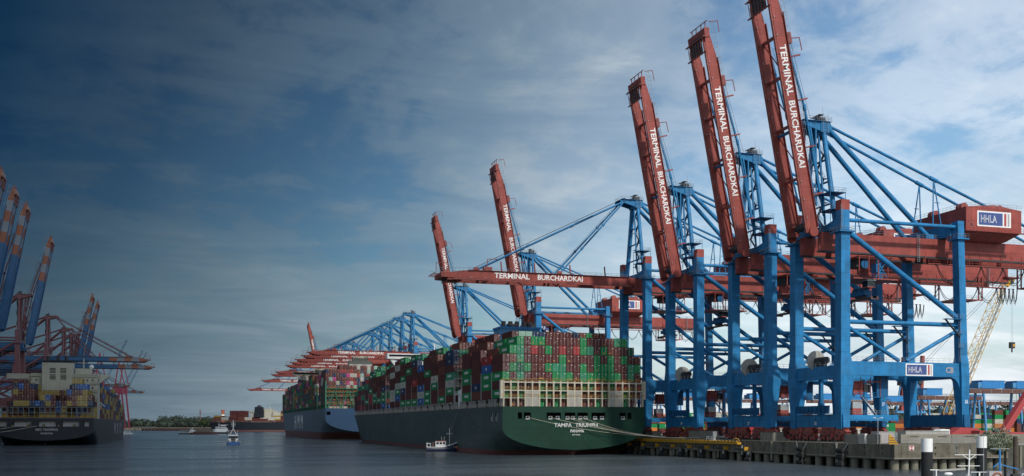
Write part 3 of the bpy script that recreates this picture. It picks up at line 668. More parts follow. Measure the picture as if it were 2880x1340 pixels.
def quaybox(y0, y1, h, m, lab, wave=False):
    b = MB().box(155.2, 158.4, y0, y1, QZ, QZ+h, m)
    n = int((y1-y0)/1.1)
    for k in range(n): b.box(155.08, 155.2, y0+.3+k*1.1, y0+.7+k*1.1, QZ+.1, QZ+h-.1, m)
    b.box(155, 158.6, y0-.1, y1+.1, QZ+h+.003, QZ+h+.1, MT['dark'])
    b.build('shelter_wall', off=(155.2, y0, QZ), label=lab, category='wall')
quaybox(289, 303, 2.6, MT['conc2'], 'ribbed pale steel shelter between the second and third cranes')
quaybox(252, 259, 2.4, MT['conc2'], 'pale ribbed wall between the first and second cranes')
quaybox(330, 337, 2.2, MT['conc2'], 'low pale wall beside the third crane under the mooring lines')
# red mobile crane at right
def car(x, y, rz, m, lab, van=False):
    r = empty('parked_car', (x, y, QZ), rz, label=lab, category='car')
    h = 1.45 if not van else 2.4
    pr = [(-2.2, .35), (2.2, .35), (2.25, .8), (1.4, .92), (.8, h), (-1.3, h), (-1.9, .95), (-2.25, .85)] if not van else [(-2.6, .35), (2.6, .35), (2.65, 1.1), (1.9, 1.3), (1.3, h), (-2.6, h)]
    MB().poly(pr, 'y', -.85, .85, m).build('body', r)
    MB().poly([(p[0]*.8, p[1]) for p in ((1.3, .95), (.78, h-.12), (-1.3, h-.12), (-1.7, .98))], 'y', -.87, .87, MT['glass']).build('window', r)
    for a in (-1.4, 1.4):
        for c in (-.75, .75): MB().disc((a, c, .33), 'y', .33, .24, MT['black'], 14).disc((a, c*1.02, .33), 'y', .18, .26, MT['galv'], 10).build('wheel', r)
car(191.5, 206.6, 0, MT['signred'], 'red car roof showing just above the flood wall beneath the crane', True)
def red_crane():
    x, y = at(2866, 262); r = empty('mobile_crane', (x, y, QZ), label='red mobile crane with angled boom at the right edge beyond the bush', category='mobile crane')
    MB().box(-12, 8, -1.5, 1.5, 1.1, 2.6, MT['signred']).box(-13.5, -10, -1.5, 1.5, .8, 3.0, MT['signred']).box(2, 8, -1.4, 1.2, 2.6, 4.6, MT['signred']).build('chassis', r)
    MB().box(-12.5, -10.6, -1.55, -1.5, 1.6, 2.7, MT['glass']).build('window', r)
    MB().bar((-5, 0, 2.6), (5.2, 0, 15.8), 1.5, 1.5, MT['signred']).bar((4.9, 0, 15.4), (14, 0, 28), 1.1, 1.1, MT['signred']).build('boom', r)
    MB().tube((1, 0, 2), (3, 0, 12), .3, MT['dark'], 8).tube((5, 0, 15.9), (6.5, 0, 3), .06, MT['dark'], 4).build('ram', r)
    for k in range(5): MB().disc((-9.5+k*3.6, -1.4, .65), 'y', .65, .5, MT['black'], 14).build('wheel', r)
red_crane()
b_ = MB(); x, y = at(2700, 262)
b_.poly([(-4, 0), (14, 0), (14, 1.2), (9, 1.6), (4, 3.6), (-1, 3.8), (-4, 2)], 'y', -1.4, 1.4, MT['signred']).poly([(-9.5, 1.7), (-6.5, 3.4), (-4.2, 3.3), (-4.2, 1.2), (-9.5, 1)], 'y', -1.2, 1.2, MT['white'])
b_.box(2, 6, -1.5, -1.42, .3, 1.4, MT['cream']).box(8, 12, -1.5, -1.42, .3, 1.2, MT['cream'])
o = b_.build('low_loader', label='red low loader truck with cream panels behind the flood wall', category='truck'); o.location = (x, y, QZ)
# dolphins
for u, d, w, zt, lab in ((2607, 116, 1.22, 8.52, 'thick mooring pile, black with a white top, left of the pair'), (2761, 135, 1.24, 8.56, 'mooring pile, black with a white top, right of the pair behind the boat mast')):
    x, y = at(u, d); r = empty('mooring_pile', (x, y, 0), label=lab, category='mooring pile', group='black and white mooring piles')
    MB().tube((0, 0, -3), (0, 0, zt-1.5), w/2, MT['black'], 28).build('pile_body', r)
    MB().tube((0, 0, zt-1.497), (0, 0, zt), w/2+.006, MT['white'], 28).build('pile_cap', r)
x, y = at(2856, 190)
b_ = MB(); b_.loft([[(.42*math.cos(a)*s*(1+.06*math.sin(3*a+z)), .42*math.sin(a)*s, z) for a in [k*math.pi/5 for k in range(10)]] for z, s in ((-2, 1.1), (2, 1.05), (5, 1.0), (7.9, .92), (8.0, .8))], MT['wood'])
o = b_.build('timber_pile', label='single dark weathered timber pile right of the bush', category='mooring pile'); o.location = (x, y, 0)
x, y = at(2827, 192); b_ = MB().tube((0, 0, -2), (0, 0, 6.6), .22, MT['wood'], 8).tube((0, 0, 6.6), (.0, 0, 6.9), .35, MT['dark'], 8)
o = b_.build('timber_pile', label='thin short timber post between the bush and the tall timber pile', category='mooring pile'); o.location = (x, y, 0)
# fenders and yellow ship-to-shore bridge
for i, y in enumerate([214, 231]+[257+14.0*k for k in range(11)]):
    r = empty('rubber_fender', (150.6, y, 0), label=f'{ORD[i+1]} black rubber fender set from the quay corner hanging on chains', category='fender', group='fenders along the quay')
    if i < 2:
        MB().tube((-.35, -1.3, 3.9), (-.35, 1.3, 3.9), .62, MT['black'], 14).tube((-.35, -1.3, 2.3), (-.35, 1.3, 2.3), .6, MT['black'], 14).build('roller', r)
    else:
        MB().poly([(-1.4, 1.2), (1.4, 1.2), (1.1, 2.6), (-1.1, 2.6)], 'x', -.6, .1, MT['black']).disc((-.65, -.3, 2.1), 'x', .55, .2, MT['galv'], 14).build('roller', r)
    MB().tube((-.4, -1.4, .5), (-.4, 1.4, .5), .55, MT['black'] if i % 2 else MT['dark'], 14).build('floating_roller', r)
    for s_ in (-1.6, 1.8): MB().path([(.1, s_*1.4, QZ), (-.45, s_*.75, 4.0), (-.55, s_*.7, 2.2), (-.5, s_*.5, .9)], .07, MT['galv'] if i < 2 else MT['dark'], 5).build('chain', r)
r = empty('yellow_cable_bridge', (149.9, 262, 0), label='long yellow steel beam on brackets along the quay edge under the ship stern', category='walkway beam')
o = (149.9, 262, 0)
g = MB().box(149.6, 150.9, 262, 362, 4.55, 5.15, MT['yellow']).box(149.3, 149.6, 262, 362, 5.15, 5.45, MT['yellow']).box(149.7, 150.9, 262, 362, 5.16, 5.3, MT['dark'])
for k in range(50): g.box(149.3, 149.7, 262+k*2, 262.25+k*2, 5.45, 5.62, MT['yellow'])
g.build('beam', r, o)
for k in range(9): 
    y = 258.6+k*11.6
    MB().box(149.9, 150.9, y-.4, y+5.2, 3.0, 3.5, MT['dark']).box(149.5, 151, y-.75, y-.4, 2.9, 3.9, MT['yellow']).build('bracket', r, o)
for y in (262.5, 297, 331, 360): MB().path([(150.5, y, 5.3), (150.2, y, 6.1), (149.7, y+.6, 6.3), (149.4, y+1.4, 6.0)], .14, MT['yellow'], 6).box(150.4, 150.95, y-1.5, y-1.2, 1.6, 4.3, MT['grey']).build('hook', r, o)
b_ = MB().rail([(150.2, 276, 5.3), (150.2, 281.5, 5.3)], MT['white'], step=1, h=1.3, r=.06)
for k in range(4): b_.bar((150.8, 277+k, 5.4), (150.3+.3*k, 277.6+k*.6, 7.2+.3*(k % 2)), .14, .14, MT['white'])
b_.box(150, 151.2, 277, 277.8, 6.6, 8.2, MT['galv']).tube((150.1, 276.8, 2.9), (150.1, 276.8, 5.3), .14, MT['dark'], 6)
b_.build('access_ladder_frame', off=(150.5, 278, 5.2), label='white access frame with rails above the yellow beam end', category='access frame')
b_ = MB()
for k in range(22): x0 = 155+random.random()*3; y0 = 349+random.random()*14; b_.bar((x0, y0, QZ+.5+random.random()*2.2), (x0+random.random()*1.5, y0+random.random()*3, QZ+1+random.random()*2), .3, .25, MT['white'])
b_.box(155, 158.5, 348, 364, QZ, 7.6, MT['signgrey'])
b_.build('mooring_equipment', off=(155, 348, QZ), label='heap of white gangway frames on a grey base under the mooring lines', category='gangway')

# ------------------------------------------------------------------ ships
def hullfun(B, zd, zk, zb, L_, run, bow, rake):
    def hb(s, z):
        w = 1.0
        if s < run:
            t = s/run; t = t*t*(3-2*t)
            zc = zk*(1-t)-9*t; zo = zb*(1-t)-26*t
            q = (zc-z)/(zc-zo)
            if q > 0: w = 0 if q >= 1 else (1-q**2.2)**(1/1.8)
        Lz = L_-rake*(1-max(z, -1)/zd)
        s0 = L_-bow*(1.0+.35*(1-z/zd)); p = 2.6+.9*max(0, z)/zd
        if s > s0:
            q = (s-s0)/(Lz-s0); w *= 0 if q >= 1 else (1-q**p)**(.75)
        return w*B/2
    return hb
def hull(root, off, Xc, Y0, B, zd, zk, zb, L_, run, bow, rake, side, boot, zboot, holes=(), hz=(12.2, 14.3), trans=None, flip=False):
    hb = hullfun(B, zd, zk, zb, L_, run, bow, rake)
    zs = [-1.2, 0, zboot*.5, zboot, zboot+.01]+[zboot+(zd-zboot)*k/9 for k in range(1, 10)]
    ss = [0, 2, 5, 9, 14, 20, 27, 35, 44, 54]+[54+(L_-bow*1.4-54)*k/4 for k in range(1, 5)]+[L_-bow*1.4+bow*1.4*(k/16)**.8 for k in range(1, 17)]
    m = MB()
    for sg in (-1, 1):
        vs = [(Xc+sg*max(hb(s, z), .02), Y0+s, z) for z in zs for s in ss]; n = len(ss)
        for i in range(len(zs)-1):
            fs = []
            for j in range(n-1):
                a, b = i*n+j, i*n+j+1; fs.append((a, b, b+n, a+n))
            m.add([], [], side)
            o_ = len(m.v) if i == 0 else o_
            if i == 0: m.v.extend(vs)
            k = m.mi(boot if i < 3 else side)
            for f in fs: m.f.append(tuple(q+o_ for q in f)); m.m.append(k); m.sm.append(True)
    # deck
    dk = [(Xc-max(hb(s, zd), .02), Y0+s, zd-.02) for s in ss]+[(Xc+max(hb(s, zd), .02), Y0+s, zd-.02) for s in reversed(ss)]
    m.add(dk, [tuple(range(len(dk)))], MT['redd'])
    # stern counter closing the underside between the shell halves
    m.build('hull_shell', root, off)
    t = MB(); tm = trans or side; y = Y0
    lv = [zb+(zk-zb)*k/14 for k in range(15)]
    h0, h1 = hz
    lv += [h0] if holes else []
    for a, b in zip(lv[:-1], lv[1:]):
        wa, wb = max(hb(0, a), .3), max(hb(0, b), .3); t.add([(Xc-wa, y, a), (Xc+wa, y, a), (Xc+wb, y, b), (Xc-wb, y, b)], [(0, 1, 2, 3)], tm)
    if holes:
        x = Xc-B/2
        for a, b in holes: t.add([(x, y, h0), (a, y, h0), (a, y, h1), (x, y, h1)], [(0, 1, 2, 3)], tm); x = b
        t.add([(x, y, h0), (Xc+B/2, y, h0), (Xc+B/2, y, h1), (x, y, h1)], [(0, 1, 2, 3)], tm)
        t.add([(Xc-B/2, y, h1), (Xc+B/2, y, h1), (Xc+B/2, y, zd+.0), (Xc-B/2, y, zd)], [(0, 1, 2, 3)], tm)
        for a, b in holes:
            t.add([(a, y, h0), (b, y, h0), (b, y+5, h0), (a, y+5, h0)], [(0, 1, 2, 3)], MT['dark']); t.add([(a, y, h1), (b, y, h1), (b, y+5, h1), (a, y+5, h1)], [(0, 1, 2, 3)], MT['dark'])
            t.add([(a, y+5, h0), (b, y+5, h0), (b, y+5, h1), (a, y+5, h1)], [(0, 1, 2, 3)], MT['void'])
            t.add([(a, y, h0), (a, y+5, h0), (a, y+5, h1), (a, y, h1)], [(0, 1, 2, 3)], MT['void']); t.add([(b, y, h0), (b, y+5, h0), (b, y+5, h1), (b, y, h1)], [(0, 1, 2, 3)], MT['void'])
    else: t.add([(Xc-B/2, y, zk), (Xc+B/2, y, zk), (Xc+B/2, y, zd), (Xc-B/2, y, zd)], [(0, 1, 2, 3)], tm)
    t.build('transom', root, off)
    MB().bloft([(-1.5, Xc, Y0+3.4, .7, 3.6), (zb+1, Xc, Y0+3.4, .55, 3.2)], boot).build('rudder', root, off)
    return hb
BOXES = []   # every container: dict
def stow(ship, bays, rows, x0, pitch, z0, tier, colf, hgt, side, base=0, skip=None, ln=12.19):
    top = {}
    for b, y in enumerate(bays):
        for r in range(rows):
            h = hgt(b, r)
            if h > 0: top[(b, r)] = h
    for b, y in enumerate(bays):
        for r in range(rows):
            h = top.get((b, r), 0)
            for j in range(base, h):
                if skip and skip(b, r, j): continue
                blocked = False
                if b > 0 and y-bays[b-1] < 15: blocked = top.get((b-1, r), 0) > j and not (skip and skip(b-1, r, j))
                nr = r-1 if side < 0 else r+1
                sb = top.get((b, nr), 0) > j
                if blocked and sb: continue
                BOXES.append(dict(ship=ship, b=b, r=r, j=j, x=x0+(r+.5)*pitch, y=y+ln/2, z=z0+j*tier, c=colf(b, r, j), rz=0, h=min(tier-.04, 2.9), stern=not blocked, inner=r if side < 0 else rows-1-r, ln=ln, top=h))
def pick(s):
    return random.choice(s.split())
# --- the green ship
T = empty('container_ship', (124, 325, 0), label='green hulled container ship moored beneath the raised booms, stern towards the viewer', category='container ship')
TO = (124, 325, 0)
sc_ = lambda p: 98.5+(p-100)*.04232
holes = [(sc_(225), sc_(260)), (sc_(275), sc_(333)), (sc_(463), sc_(583)), (sc_(614), sc_(705)), (sc_(723), sc_(812)), (sc_(842), sc_(962)), (sc_(1086), sc_(1140)), (sc_(1156), sc_(1190))]
thb = hull(T, TO, 124, 324.7, 51, 16.3, 9.2, 1.7, 368, 52, 78, 16, MT['hulls'], MT['boot'], 1.5, holes, (12.2, 14.3), MT['hullg'])
f = MB()
for a, b in holes[1:7]:
    n = 1 if b-a < 3.5 else 2
    for k in range(n):
        c = a+(b-a)*(k+.5)/n; f.box(c-.62, c-.42, 324.4, 325.4, 12.2, 13.1, MT['galv']).box(c+.42, c+.62, 324.4, 325.4, 12.2, 13.1, MT['galv']).box(c-.7, c+.7, 324.4, 325.2, 12.05, 12.3, MT['white']).box(c-.6, c+.6, 324.8, 325.2, 12.95, 13.1, MT['galv'])
f.build('fairlead', T, TO)
f = MB()
for y in (331.5, 337): f.box(98.42, 98.49, y-1.2, y+1.2, 11.6, 14.4, MT['void']).box(98.3, 98.42, y-1.2, y-.7, 11.4, 14.2, MT['signgrey']).box(98.3, 98.42, y+.1, y+.6, 11.5, 13, MT['signgrey'])  # dark panels on the plating paint the shade of two hull openings
for y in range(360, 640, 34): f.box(98.43, 98.49, y, y+.5, 9.3, 9.5, MT['white'])
f.build('hull_fitting', T, TO)
text('TAMPA', MT['white'], 1.32, 6.3, (sc_(600), 324.66, 10.1), parent=T, off=TO, bold=.015)
text('TRIUMPH', MT['white'], 1.32, 8.1, (sc_(799), 324.66, 10.1), parent=T, off=TO, bold=.015)
text('PANAMA', MT['white'], .98, 4.9, (sc_(721), 324.66, 8.15), parent=T, off=TO, bold=.03)
text('IMO 9737462', MT['white'], .34, 2.9, (sc_(712), 324.66, 6.85), parent=T, off=TO, bold=.03)
# stern lashing bridge
for side_x in (0,):
    lb = MB()
    for k in range(21):
        x = 99+2.5*k; lb.box(x-.22, x+.22, 325.0, 325.5, 16.3, 24.9, MT['cream']); lb.box(x-.14, x+.14, 325.5, 326.3, 16.3, 24.5, MT['cream'])
        if k < 20:
            for z in (24.15, 21.45, 19.0): lb.poly([(x+.22, z-.02), (x+.42, z-.02), (x+.22, z-.22)], 'y', 325.05, 325.4, MT['cream']).poly([(x+2.28, z-.02), (x+2.08, z-.02), (x+2.28, z-.22)], 'y', 325.05, 325.4, MT['cream'])
    for z, h in ((24.15, .38), (21.45, .34), (19.0, .2)): lb.box(98.1, 149.9, 325.08, 326.3, z, z+h, MT['cream'])
    for r_ in (3, 9, 15): lb.box(99.2+2.5*r_, 103.8+2.5*r_, 325.15, 325.3, 16.35, 21.6, MT['grey']); [lb.box(99.6+2.5*r_+k*.9, 99.7+2.5*r_+k*.9, 325.05, 325.15, 16.4, 21.5, MT['cream']) for k in range(5)]
    lb.box(97.9, 98.9, 325, 326.4, 18.9, 25, MT['cream']).box(149.1, 150.1, 325, 326.4, 18.9, 25, MT['cream'])
    lb.build('lashing_bridge', T, TO)
    yr = MB()
    for z in (24.9, 22.2, 19.7): yr.rail([(98.2, 325.0, z-.35), (149.8, 325.0, z-.35)], MT['yellow'], step=2.5, h=.95, r=.045)
    yr.build('handrail', T, TO)
TB = [326.6+13.5*k for k in range(4)]+[393.2+13.45*k for k in range(10)]+[540+13.45*k for k in range(8)]
def Tin(b): # rows lost to the narrowing bow
    y = TB[b]+10-324.7; w = thb(min(y, 360), 16.3); return max(0, int((25.5-w)/2.5+.3))
TH0 = [5, 5, 6, 6, 7, 6, 7, 7, 6, 7, 7, 8, 7, 7, 6, 6, 7, 6, 6, 5, 5, 4]
def Th(b, r):
    i = Tin(b); q = min(r, 19-r)-i
    if q < 0: return 0
    mx = 7 if b == 0 else 8
    return min(mx, TH0[b]+q)
ST = {6: '  GMGGMMMMMGMMMMgG  ', 5: ' GgMRMGMRMRGgMGBMMD ', 4: 'MBgMMMMMGMMMMGMGMGMM', 3: 'MGDGMMGggMMGMGGGMMgG', 2: 'GMgMMMMGgGMgGGGGGMgM'}
LT = dict(G='green', g='teal', M='maroon', R='red', B='brown', D='darkgreen')
PT = {0: 'green maroon', 1: 'maroon green green blue red navy maroon', 2: 'brown navy maroon maroon maroon maroon', 3: 'green maroon green green maroon maroon', 4: 'maroon green grey teal maroon navy navy', 5: 'green brown maroon maroon brown maroon',
      6: 'maroon maroon green grey maroon maroon brown', 7: 'green green maroon maroon green maroon maroon', 8: 'blue grey blue maroon maroon blue', 9: 'green brown maroon red maroon maroon navy', 10: 'green maroon maroon maroon maroon green maroon',
      11: 'green maroon navy grey green maroon maroon green', 12: 'maroon blue green grey maroon maroon grey', 13: 'maroon grey grey maroon maroon grey brown', 14: 'blue green green navy maroon brown'}
def Tc(b, r, j):
    if b == 0 and j in ST and ST[j][r] != ' ': return LT[ST[j][r]]
    if b == 1 and j == 7: return 'maroon brown maroon mint mint navy navy maroon maroon maroon maroon navy brown green brown maroon navy navy'.split()[min(max(r-1, 0), 17)]
    if r == 0 and b in PT and j < len(PT[b].split()): return PT[b].split()[j]
    if r > 0 and j >= TH0[b]: return pick('green green green maroon navy brown green maroon teal')
    return pick('green maroon maroon maroon brown green maroon teal red')
stow('T', TB, 20, 99, 2.5, 19.15, 2.95, Tc, Th, -1)
for r_ in range(20):
    if r_ not in (3, 4, 9, 10, 15, 16) and 0 < r_ < 19: BOXES.append(dict(ship='T', b=0, r=r_, j=-1, x=99+(r_+.5)*2.5, y=326.6+6.1, z=16.32, c=pick('maroon green brown green'), rz=0, h=2.78, stern=True, inner=r_, ln=12.19, top=5))
pd = MB(); gaps = [339.4+13.5*k for k in range(4)]+[393-.7]+[405.9+13.45*k for k in range(10)]+[539.3]+[552.7+13.45*k for k in range(7)]
for y in gaps:
    s = y-324.7; x = 124-thb(min(s, 366), 16.3)+.55
    MB().box(x, x+.55, y-.45, y+.45, 16.3, 28.5, MT['signgrey']).box(x, x+2.2, y-.3, y+.3, 27.9, 28.3, MT['signgrey']).box(x, 248-x, y-.35, y+.35, 18.4, 18.9, MT['signgrey']).box(247.45-x, 248-x, y-.45, y+.45, 16.3, 28.5, MT['signgrey']).build('lashing_bridge', T, TO)
for k in range(50):
    y = 330+k*6.72; s = y-324.7; x = 124-thb(s, 16.3)+.3
    if s > 356: break
    pd.box(x+.5, x+1.2, y-.5, y+.5, 16.3, 19.05, MT['signgrey']).box(x+2.2, x+2.6, y-.2, y+.2, 16.3, 19.1, MT['grey'])
for s in range(2, 355, 4):
    x0 = 124-thb(s, 16.3); x1 = 124-thb(s+4, 16.3)
    pd.add([(x0+3.2, 324.7+s, 16.3), (x1+3.2, 328.7+s, 16.3), (x1+3.2, 328.7+s, 19.1), (x0+3.2, 324.7+s, 19.1)], [(0, 1, 2, 3)], MT['void'])  # near-black sheet paints the shade behind the pedestals
pd.build('hatch_pedestal', T, TO)
rl = MB()
for s in range(2, 357, 2):
    x0 = 124-thb(s, 16.3)+.1; x1 = 124-thb(s+2, 16.3)+.1; p, q = Vector((x0, 324.7+s, 16.3)), Vector((x1, 326.7+s, 16.3))
    for z in (.55, 1.15): rl.tube(p+Vector((0, 0, z)), q+Vector((0, 0, z)), .06, MT['cream'], 4)
    rl.bar(p, p+Vector((0, 0, 1.15)), .22, .1, MT['cream'])
rl.build('deck_railing', T, TO)
f = MB().box(115, 131, 382, 391, 16, 47.5, MT['lblue']).box(114.6, 131.4, 381.6, 391.4, 47.5, 48.3, MT['hblue'])
for x in (117, 119.8, 122.5, 125.6): f.tube((x, 384.5, 48.3), (x, 384.5, 50.6), .9, MT['black'], 12)
f.tube((128.5, 384.5, 48.3), (128.5, 384.5, 50.3), 1.7, MT['dark'], 14).tube((120.5, 384.5, 48.8), (120.5, 384.5, 49.6), 2.2, MT['dark'], 14)
f.build('funnel', T, TO)
f = MB().box(99.6, 101.5, 384, 387.5, 16.3, 23, MT['white']).tube((100, 385, 23), (101.5, 386.5, 27.5), .25, MT['white'], 6).sphere((100.4, 387, 22.8), 1.0, MT['white']).box(98.6, 102, 383.5, 389, 21.8, 22, MT['white']).rail([(98.6, 383.5, 22), (98.6, 389, 22)], MT['white'], step=1)
for z in (25, 28, 31, 34): f.box(99.6, 104, 381.8, 391.2, z, z+.2, MT['cream']).rail([(99.6, 381.8, z+.2), (99.6, 391.2, z+.2)], MT['cream'], step=2)
f.build('engine_casing', T, TO)
f = MB().box(104, 144, 528.5, 537.5, 16.3, 43, MT['white']).box(98.2, 149.8, 529, 534.5, 44.6, 47.4, MT['white']).box(112, 136, 529, 537, 43.003, 47, MT['white'])
f.poly([(99.5, 44.6), (102.2, 44.6), (107, 37.5), (105, 37.5)], 'y', 530, 532.5, MT['white']).tube((124, 533, 47), (124, 533, 53), .3, MT['white'], 8)
bo_ = f.build('bridge_house', T, TO)
MB().box(99, 149, 528.9, 528.999, 45.8, 46.8, MT['glass']).build('window', bo_, TO)
lbt = MB().loft([[(99.2, 530+t, 22+1.5*math.sin(a)) if 0 else (100.3+1.4*math.cos(a), 528.5+t, 22.5+1.6*math.sin(a)) for a in [k*math.pi/5 for k in range(10)]] for t in (0, 1, 6, 7.5)], MT['orange'], True)
lbt.build('lifeboat', T, TO)
# mooring lines
def rope(p, q, sag, lab, name='mooring_rope', r=.065, m=None, cat='rope', grp='stern mooring lines of the green ship'):
    p, q = Vector(p), Vector(q); b = MB(); pts = []
    for k in range(15):
        t = k/14; c = p.lerp(q, t); c.z -= sag*4*t*(1-t); pts.append(c)
    b.path(pts, r, m or MT['rope'], 5); o = b.build(name, off=tuple(p), label=lab, category=cat)
    if grp: o['group'] = grp
for i, (px_, qx, qy, sg) in enumerate(((310, 153, 322, 1.2), (497, 153, 320, .8), (640, 153, 316, 1.5), (765, 153, 318, 1.2), (790, 154, 345, .7), (680, 152.5, 290, 2.2))):
    rope((sc_(px_), 324.2, 12.6), (qx, qy, QZ+.5), sg, f'{ORD[i+1]} pale mooring line from the left side of the green stern to the quay')
b = MB()
# --- the blue ship
H = empty('container_ship', (120, 722, 0), label='blue hulled container ship moored beyond the green ship, green lashing frames', category='container ship'); HO = (120, 722, 0)
hh = [(96+k*2.7+23*0, 98.2+k*2.7) for k in (9, 10, 11, 12, 13)]
hhb = hull(H, HO, 120, 722, 59, 21.9, 14.5, 5.2, 400, 60, 80, 18, MT['hullbs'], MT['boot'], 5.2, [(91.2, 94)]+hh, (17.3, 19.6), MT['hullb'])
for i, ch in enumerate('HMM'):
    text(ch, MT['white'], 11.5, 15 if i else 12, (90.4, 905+(1-i)*27, 13), ex=(0, -1, 0), parent=H, off=HO, bold=.02, th=.1)
text('에이치엠엠', MT['white'], 1.9, 8, (119, 721.9, 14.4), parent=H, off=HO, bold=.02) if 0 else None
text('HMM', MT['white'], 1.6, 5.2, (118.5, 721.9, 12.2), parent=H, off=HO, bold=.03)
# first two hangul syllables of the name, drawn as strokes
g = MB()
def stroke(x0, z0, x1, z1, w=.28): g.bar((x0, 721.9, z0), (x1, 721.9, z1), .06, w, MT['white'])
def ring(cx_, cz, rr):
    for k in range(10): a, b2 = k*math.pi/5, (k+1)*math.pi/5; stroke(cx_+rr*math.cos(a), cz+rr*math.sin(a), cx_+rr*math.cos(b2), cz+rr*math.sin(b2))
ring(116.3, 14.9, .6); stroke(117.2, 14.9, 117.8, 14.9); stroke(117.9, 15.9, 117.9, 13.9); stroke(118.5, 15.9, 118.5, 13.9)
ring(120.0, 14.9, .6); stroke(121.3, 15.9, 121.3, 13.9)
g.build('lettering', H, HO)
lb = MB(); G_ = MT['lashg']
for k in range(25):
    x = 90.9+2.43*k
    if k % 1 == 0: lb.box(x-.16, x+.16, 723, 723.5, 22, 36, G_)
for z in (35.4, 32.6, 29.9, 24.5): lb.box(90.5, 149.5, 723, 724.2, z, z+.45, G_)
for a in range(6): x = 92+a*9.7; lb.bar((x, 722.8, 22), (x+4.8, 722.8, 34.5), .6, .6, G_); lb.bar((x+9.6, 722.8, 22), (x+4.8, 722.8, 34.5), .6, .6, G_)
for z in (25, 30.4, 33, 35.9): lb.rail([(90.6, 722.7, z), (149.4, 722.7, z)], MT['yellow'], step=4.9, r=.07)
lb.box(90.4, 91.5, 722.6, 724.4, 22, 41, G_); lb.build('lashing_bridge', H, HO)
HB = [724.6+k*13.4 for k in range(3)]+[778+k*14.2 for k in range(12)]+[960+k*14.2 for k in range(9)]
for b_i, y in enumerate(HB[1:]):
    w = hhb(min(395, y-722-1), 21.9); m_ = MB().box(120-w+.2, 120-w+1.2, y-1.2, y-.3, 22, 41-(.6*b_i % 5), G_)
    for z in (26, 29, 32, 35, 38): m_.box(120-w+.1, 120-w+2.5, y-1.1, y-.4, z, z+.3, G_).box(120-w+.0, 120-w+.12, y-1.5, y, z+.3, z+1.2, MT['yellow'] if (b_i+int(z)) % 3 == 0 else G_)
    m_.build('lashing_bridge', H, HO)
dr = MB()
for s in range(2, 385, 6):
    x0 = 120-hhb(s, 21.9)+.1; dr.box(x0, x0+.3, 722+s, 722.4+s, 21.9, 24.6, G_); x1 = 120-hhb(s+6, 21.9)+.1
    dr.bar((x0+.1, 722+s, 24.5), (x1+.1, 728+s, 24.5), .2, .25, G_); dr.add([(x0+2.4, 722+s, 21.9), (x1+2.4, 728+s, 21.9), (x1+2.4, 728+s, 24.6), (x0+2.4, 722+s, 24.6)], [(0, 1, 2, 3)], MT['void'])  # near-black sheets behind the rail are painted shade
dr.build('deck_railing', H, HO)
hT = [9, 9, 9, 9, 8, 9, 9, 8, 9, 9, 8, 8, 9, 8, 8, 8, 8, 7, 8, 7, 7, 6, 6, 5]
def Hh(b, r):
    w = hhb(min(395, HB[b]+8-722), 21.9); i = int((29.5-w)/2.43+.5); q = min(r, 23-r)-i
    if q < 0: return 0
    t = hT[b]+(0 if q > 1 else -(q == 0 and b in (3, 7, 9)))
    return t if b else (10 if 4 <= r <= 19 or r > 10 else 9 if r > 0 else 9)
stow('H', HB, 24, 90.9, 2.43, 24.6, 2.75, lambda b, r, j: pick('magenta brown brown maroon navy red grey brown maroon magenta maroon navy mint maroon brown') if b < 3 else pick('maroon brown maroon navy green brown red grey magenta orange maroon brown navy'), Hh, -1)
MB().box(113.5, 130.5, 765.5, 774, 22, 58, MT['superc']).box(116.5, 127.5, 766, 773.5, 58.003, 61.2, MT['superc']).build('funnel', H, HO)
f = MB()
for z in (52, 54.5): [f.box(a, a+3.4, 765.4, 765.499, z+k*.5, z+.3+k*.5, MT['signgrey']) for a in (116, 123) for k in range(4)]
f.build('vent', H, HO)
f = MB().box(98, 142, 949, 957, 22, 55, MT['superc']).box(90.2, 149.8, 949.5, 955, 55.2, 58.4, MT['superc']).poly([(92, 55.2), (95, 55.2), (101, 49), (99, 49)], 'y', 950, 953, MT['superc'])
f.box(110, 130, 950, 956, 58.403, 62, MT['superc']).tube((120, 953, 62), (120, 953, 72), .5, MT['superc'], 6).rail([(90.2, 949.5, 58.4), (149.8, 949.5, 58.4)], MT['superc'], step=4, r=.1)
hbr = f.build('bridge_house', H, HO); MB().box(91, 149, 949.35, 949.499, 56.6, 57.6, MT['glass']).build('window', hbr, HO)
# --- the black ship at left
MX = -68.5
K = empty('container_ship', (MX, 559, 0), label='black hulled container ship with cream bridge house at the left edge', category='container ship'); KO = (MX, 559, 0)
kh = [(-89.5, -85.5), (-82.8, -74.6), (-71.6, -63.4), (-60.6, -52.6), (-50.6, -47.9)]
khb = hull(K, KO, MX, 559, 45, 13.6, 7.5, 2.4, 318, 60, 62, 12, MT['hullk'], MT['hullk'], 1.0, kh, (9.4, 12.2), MT['hullk'])
f = MB()
for a, b in kh: f.box(a+.15, b-.15, 561.5, 562, 9.45, 12.1, MT['signgrey'])
for a in (-83, -76, -69, -62, -55): f.box(a-.5, a+.5, 559.2, 561, 9.4, 10.5, MT['dark']).box(a-.2, a+.2, 558.7, 559.0, 9.6, 10.1, MT['yellow'])
f.build('mooring_deck', K, KO)
text('MSC TIANPING', MT['signgrey'], 1.15, 10.2, (-67.5, 558.9, 7.9), parent=K, off=KO, bold=.03)
text('MONROVIA', MT['signgrey'], .85, 5.6, (-67.5, 558.9, 6.0), parent=K, off=KO, bold=.03)
for i, ch in enumerate('MSC'): text(ch, MT['signgrey'], 7.2, 9, (MX+22.56, 718+i*27, 8.0), ex=(0, 1, 0), parent=K, off=KO, bold=.03, th=.08)
lb = MB()
for k in range(19): x = -90.5+2.45*k; lb.box(x-.17, x+.17, 560.2, 560.7, 13.6, 19.3, MT['lashd'])
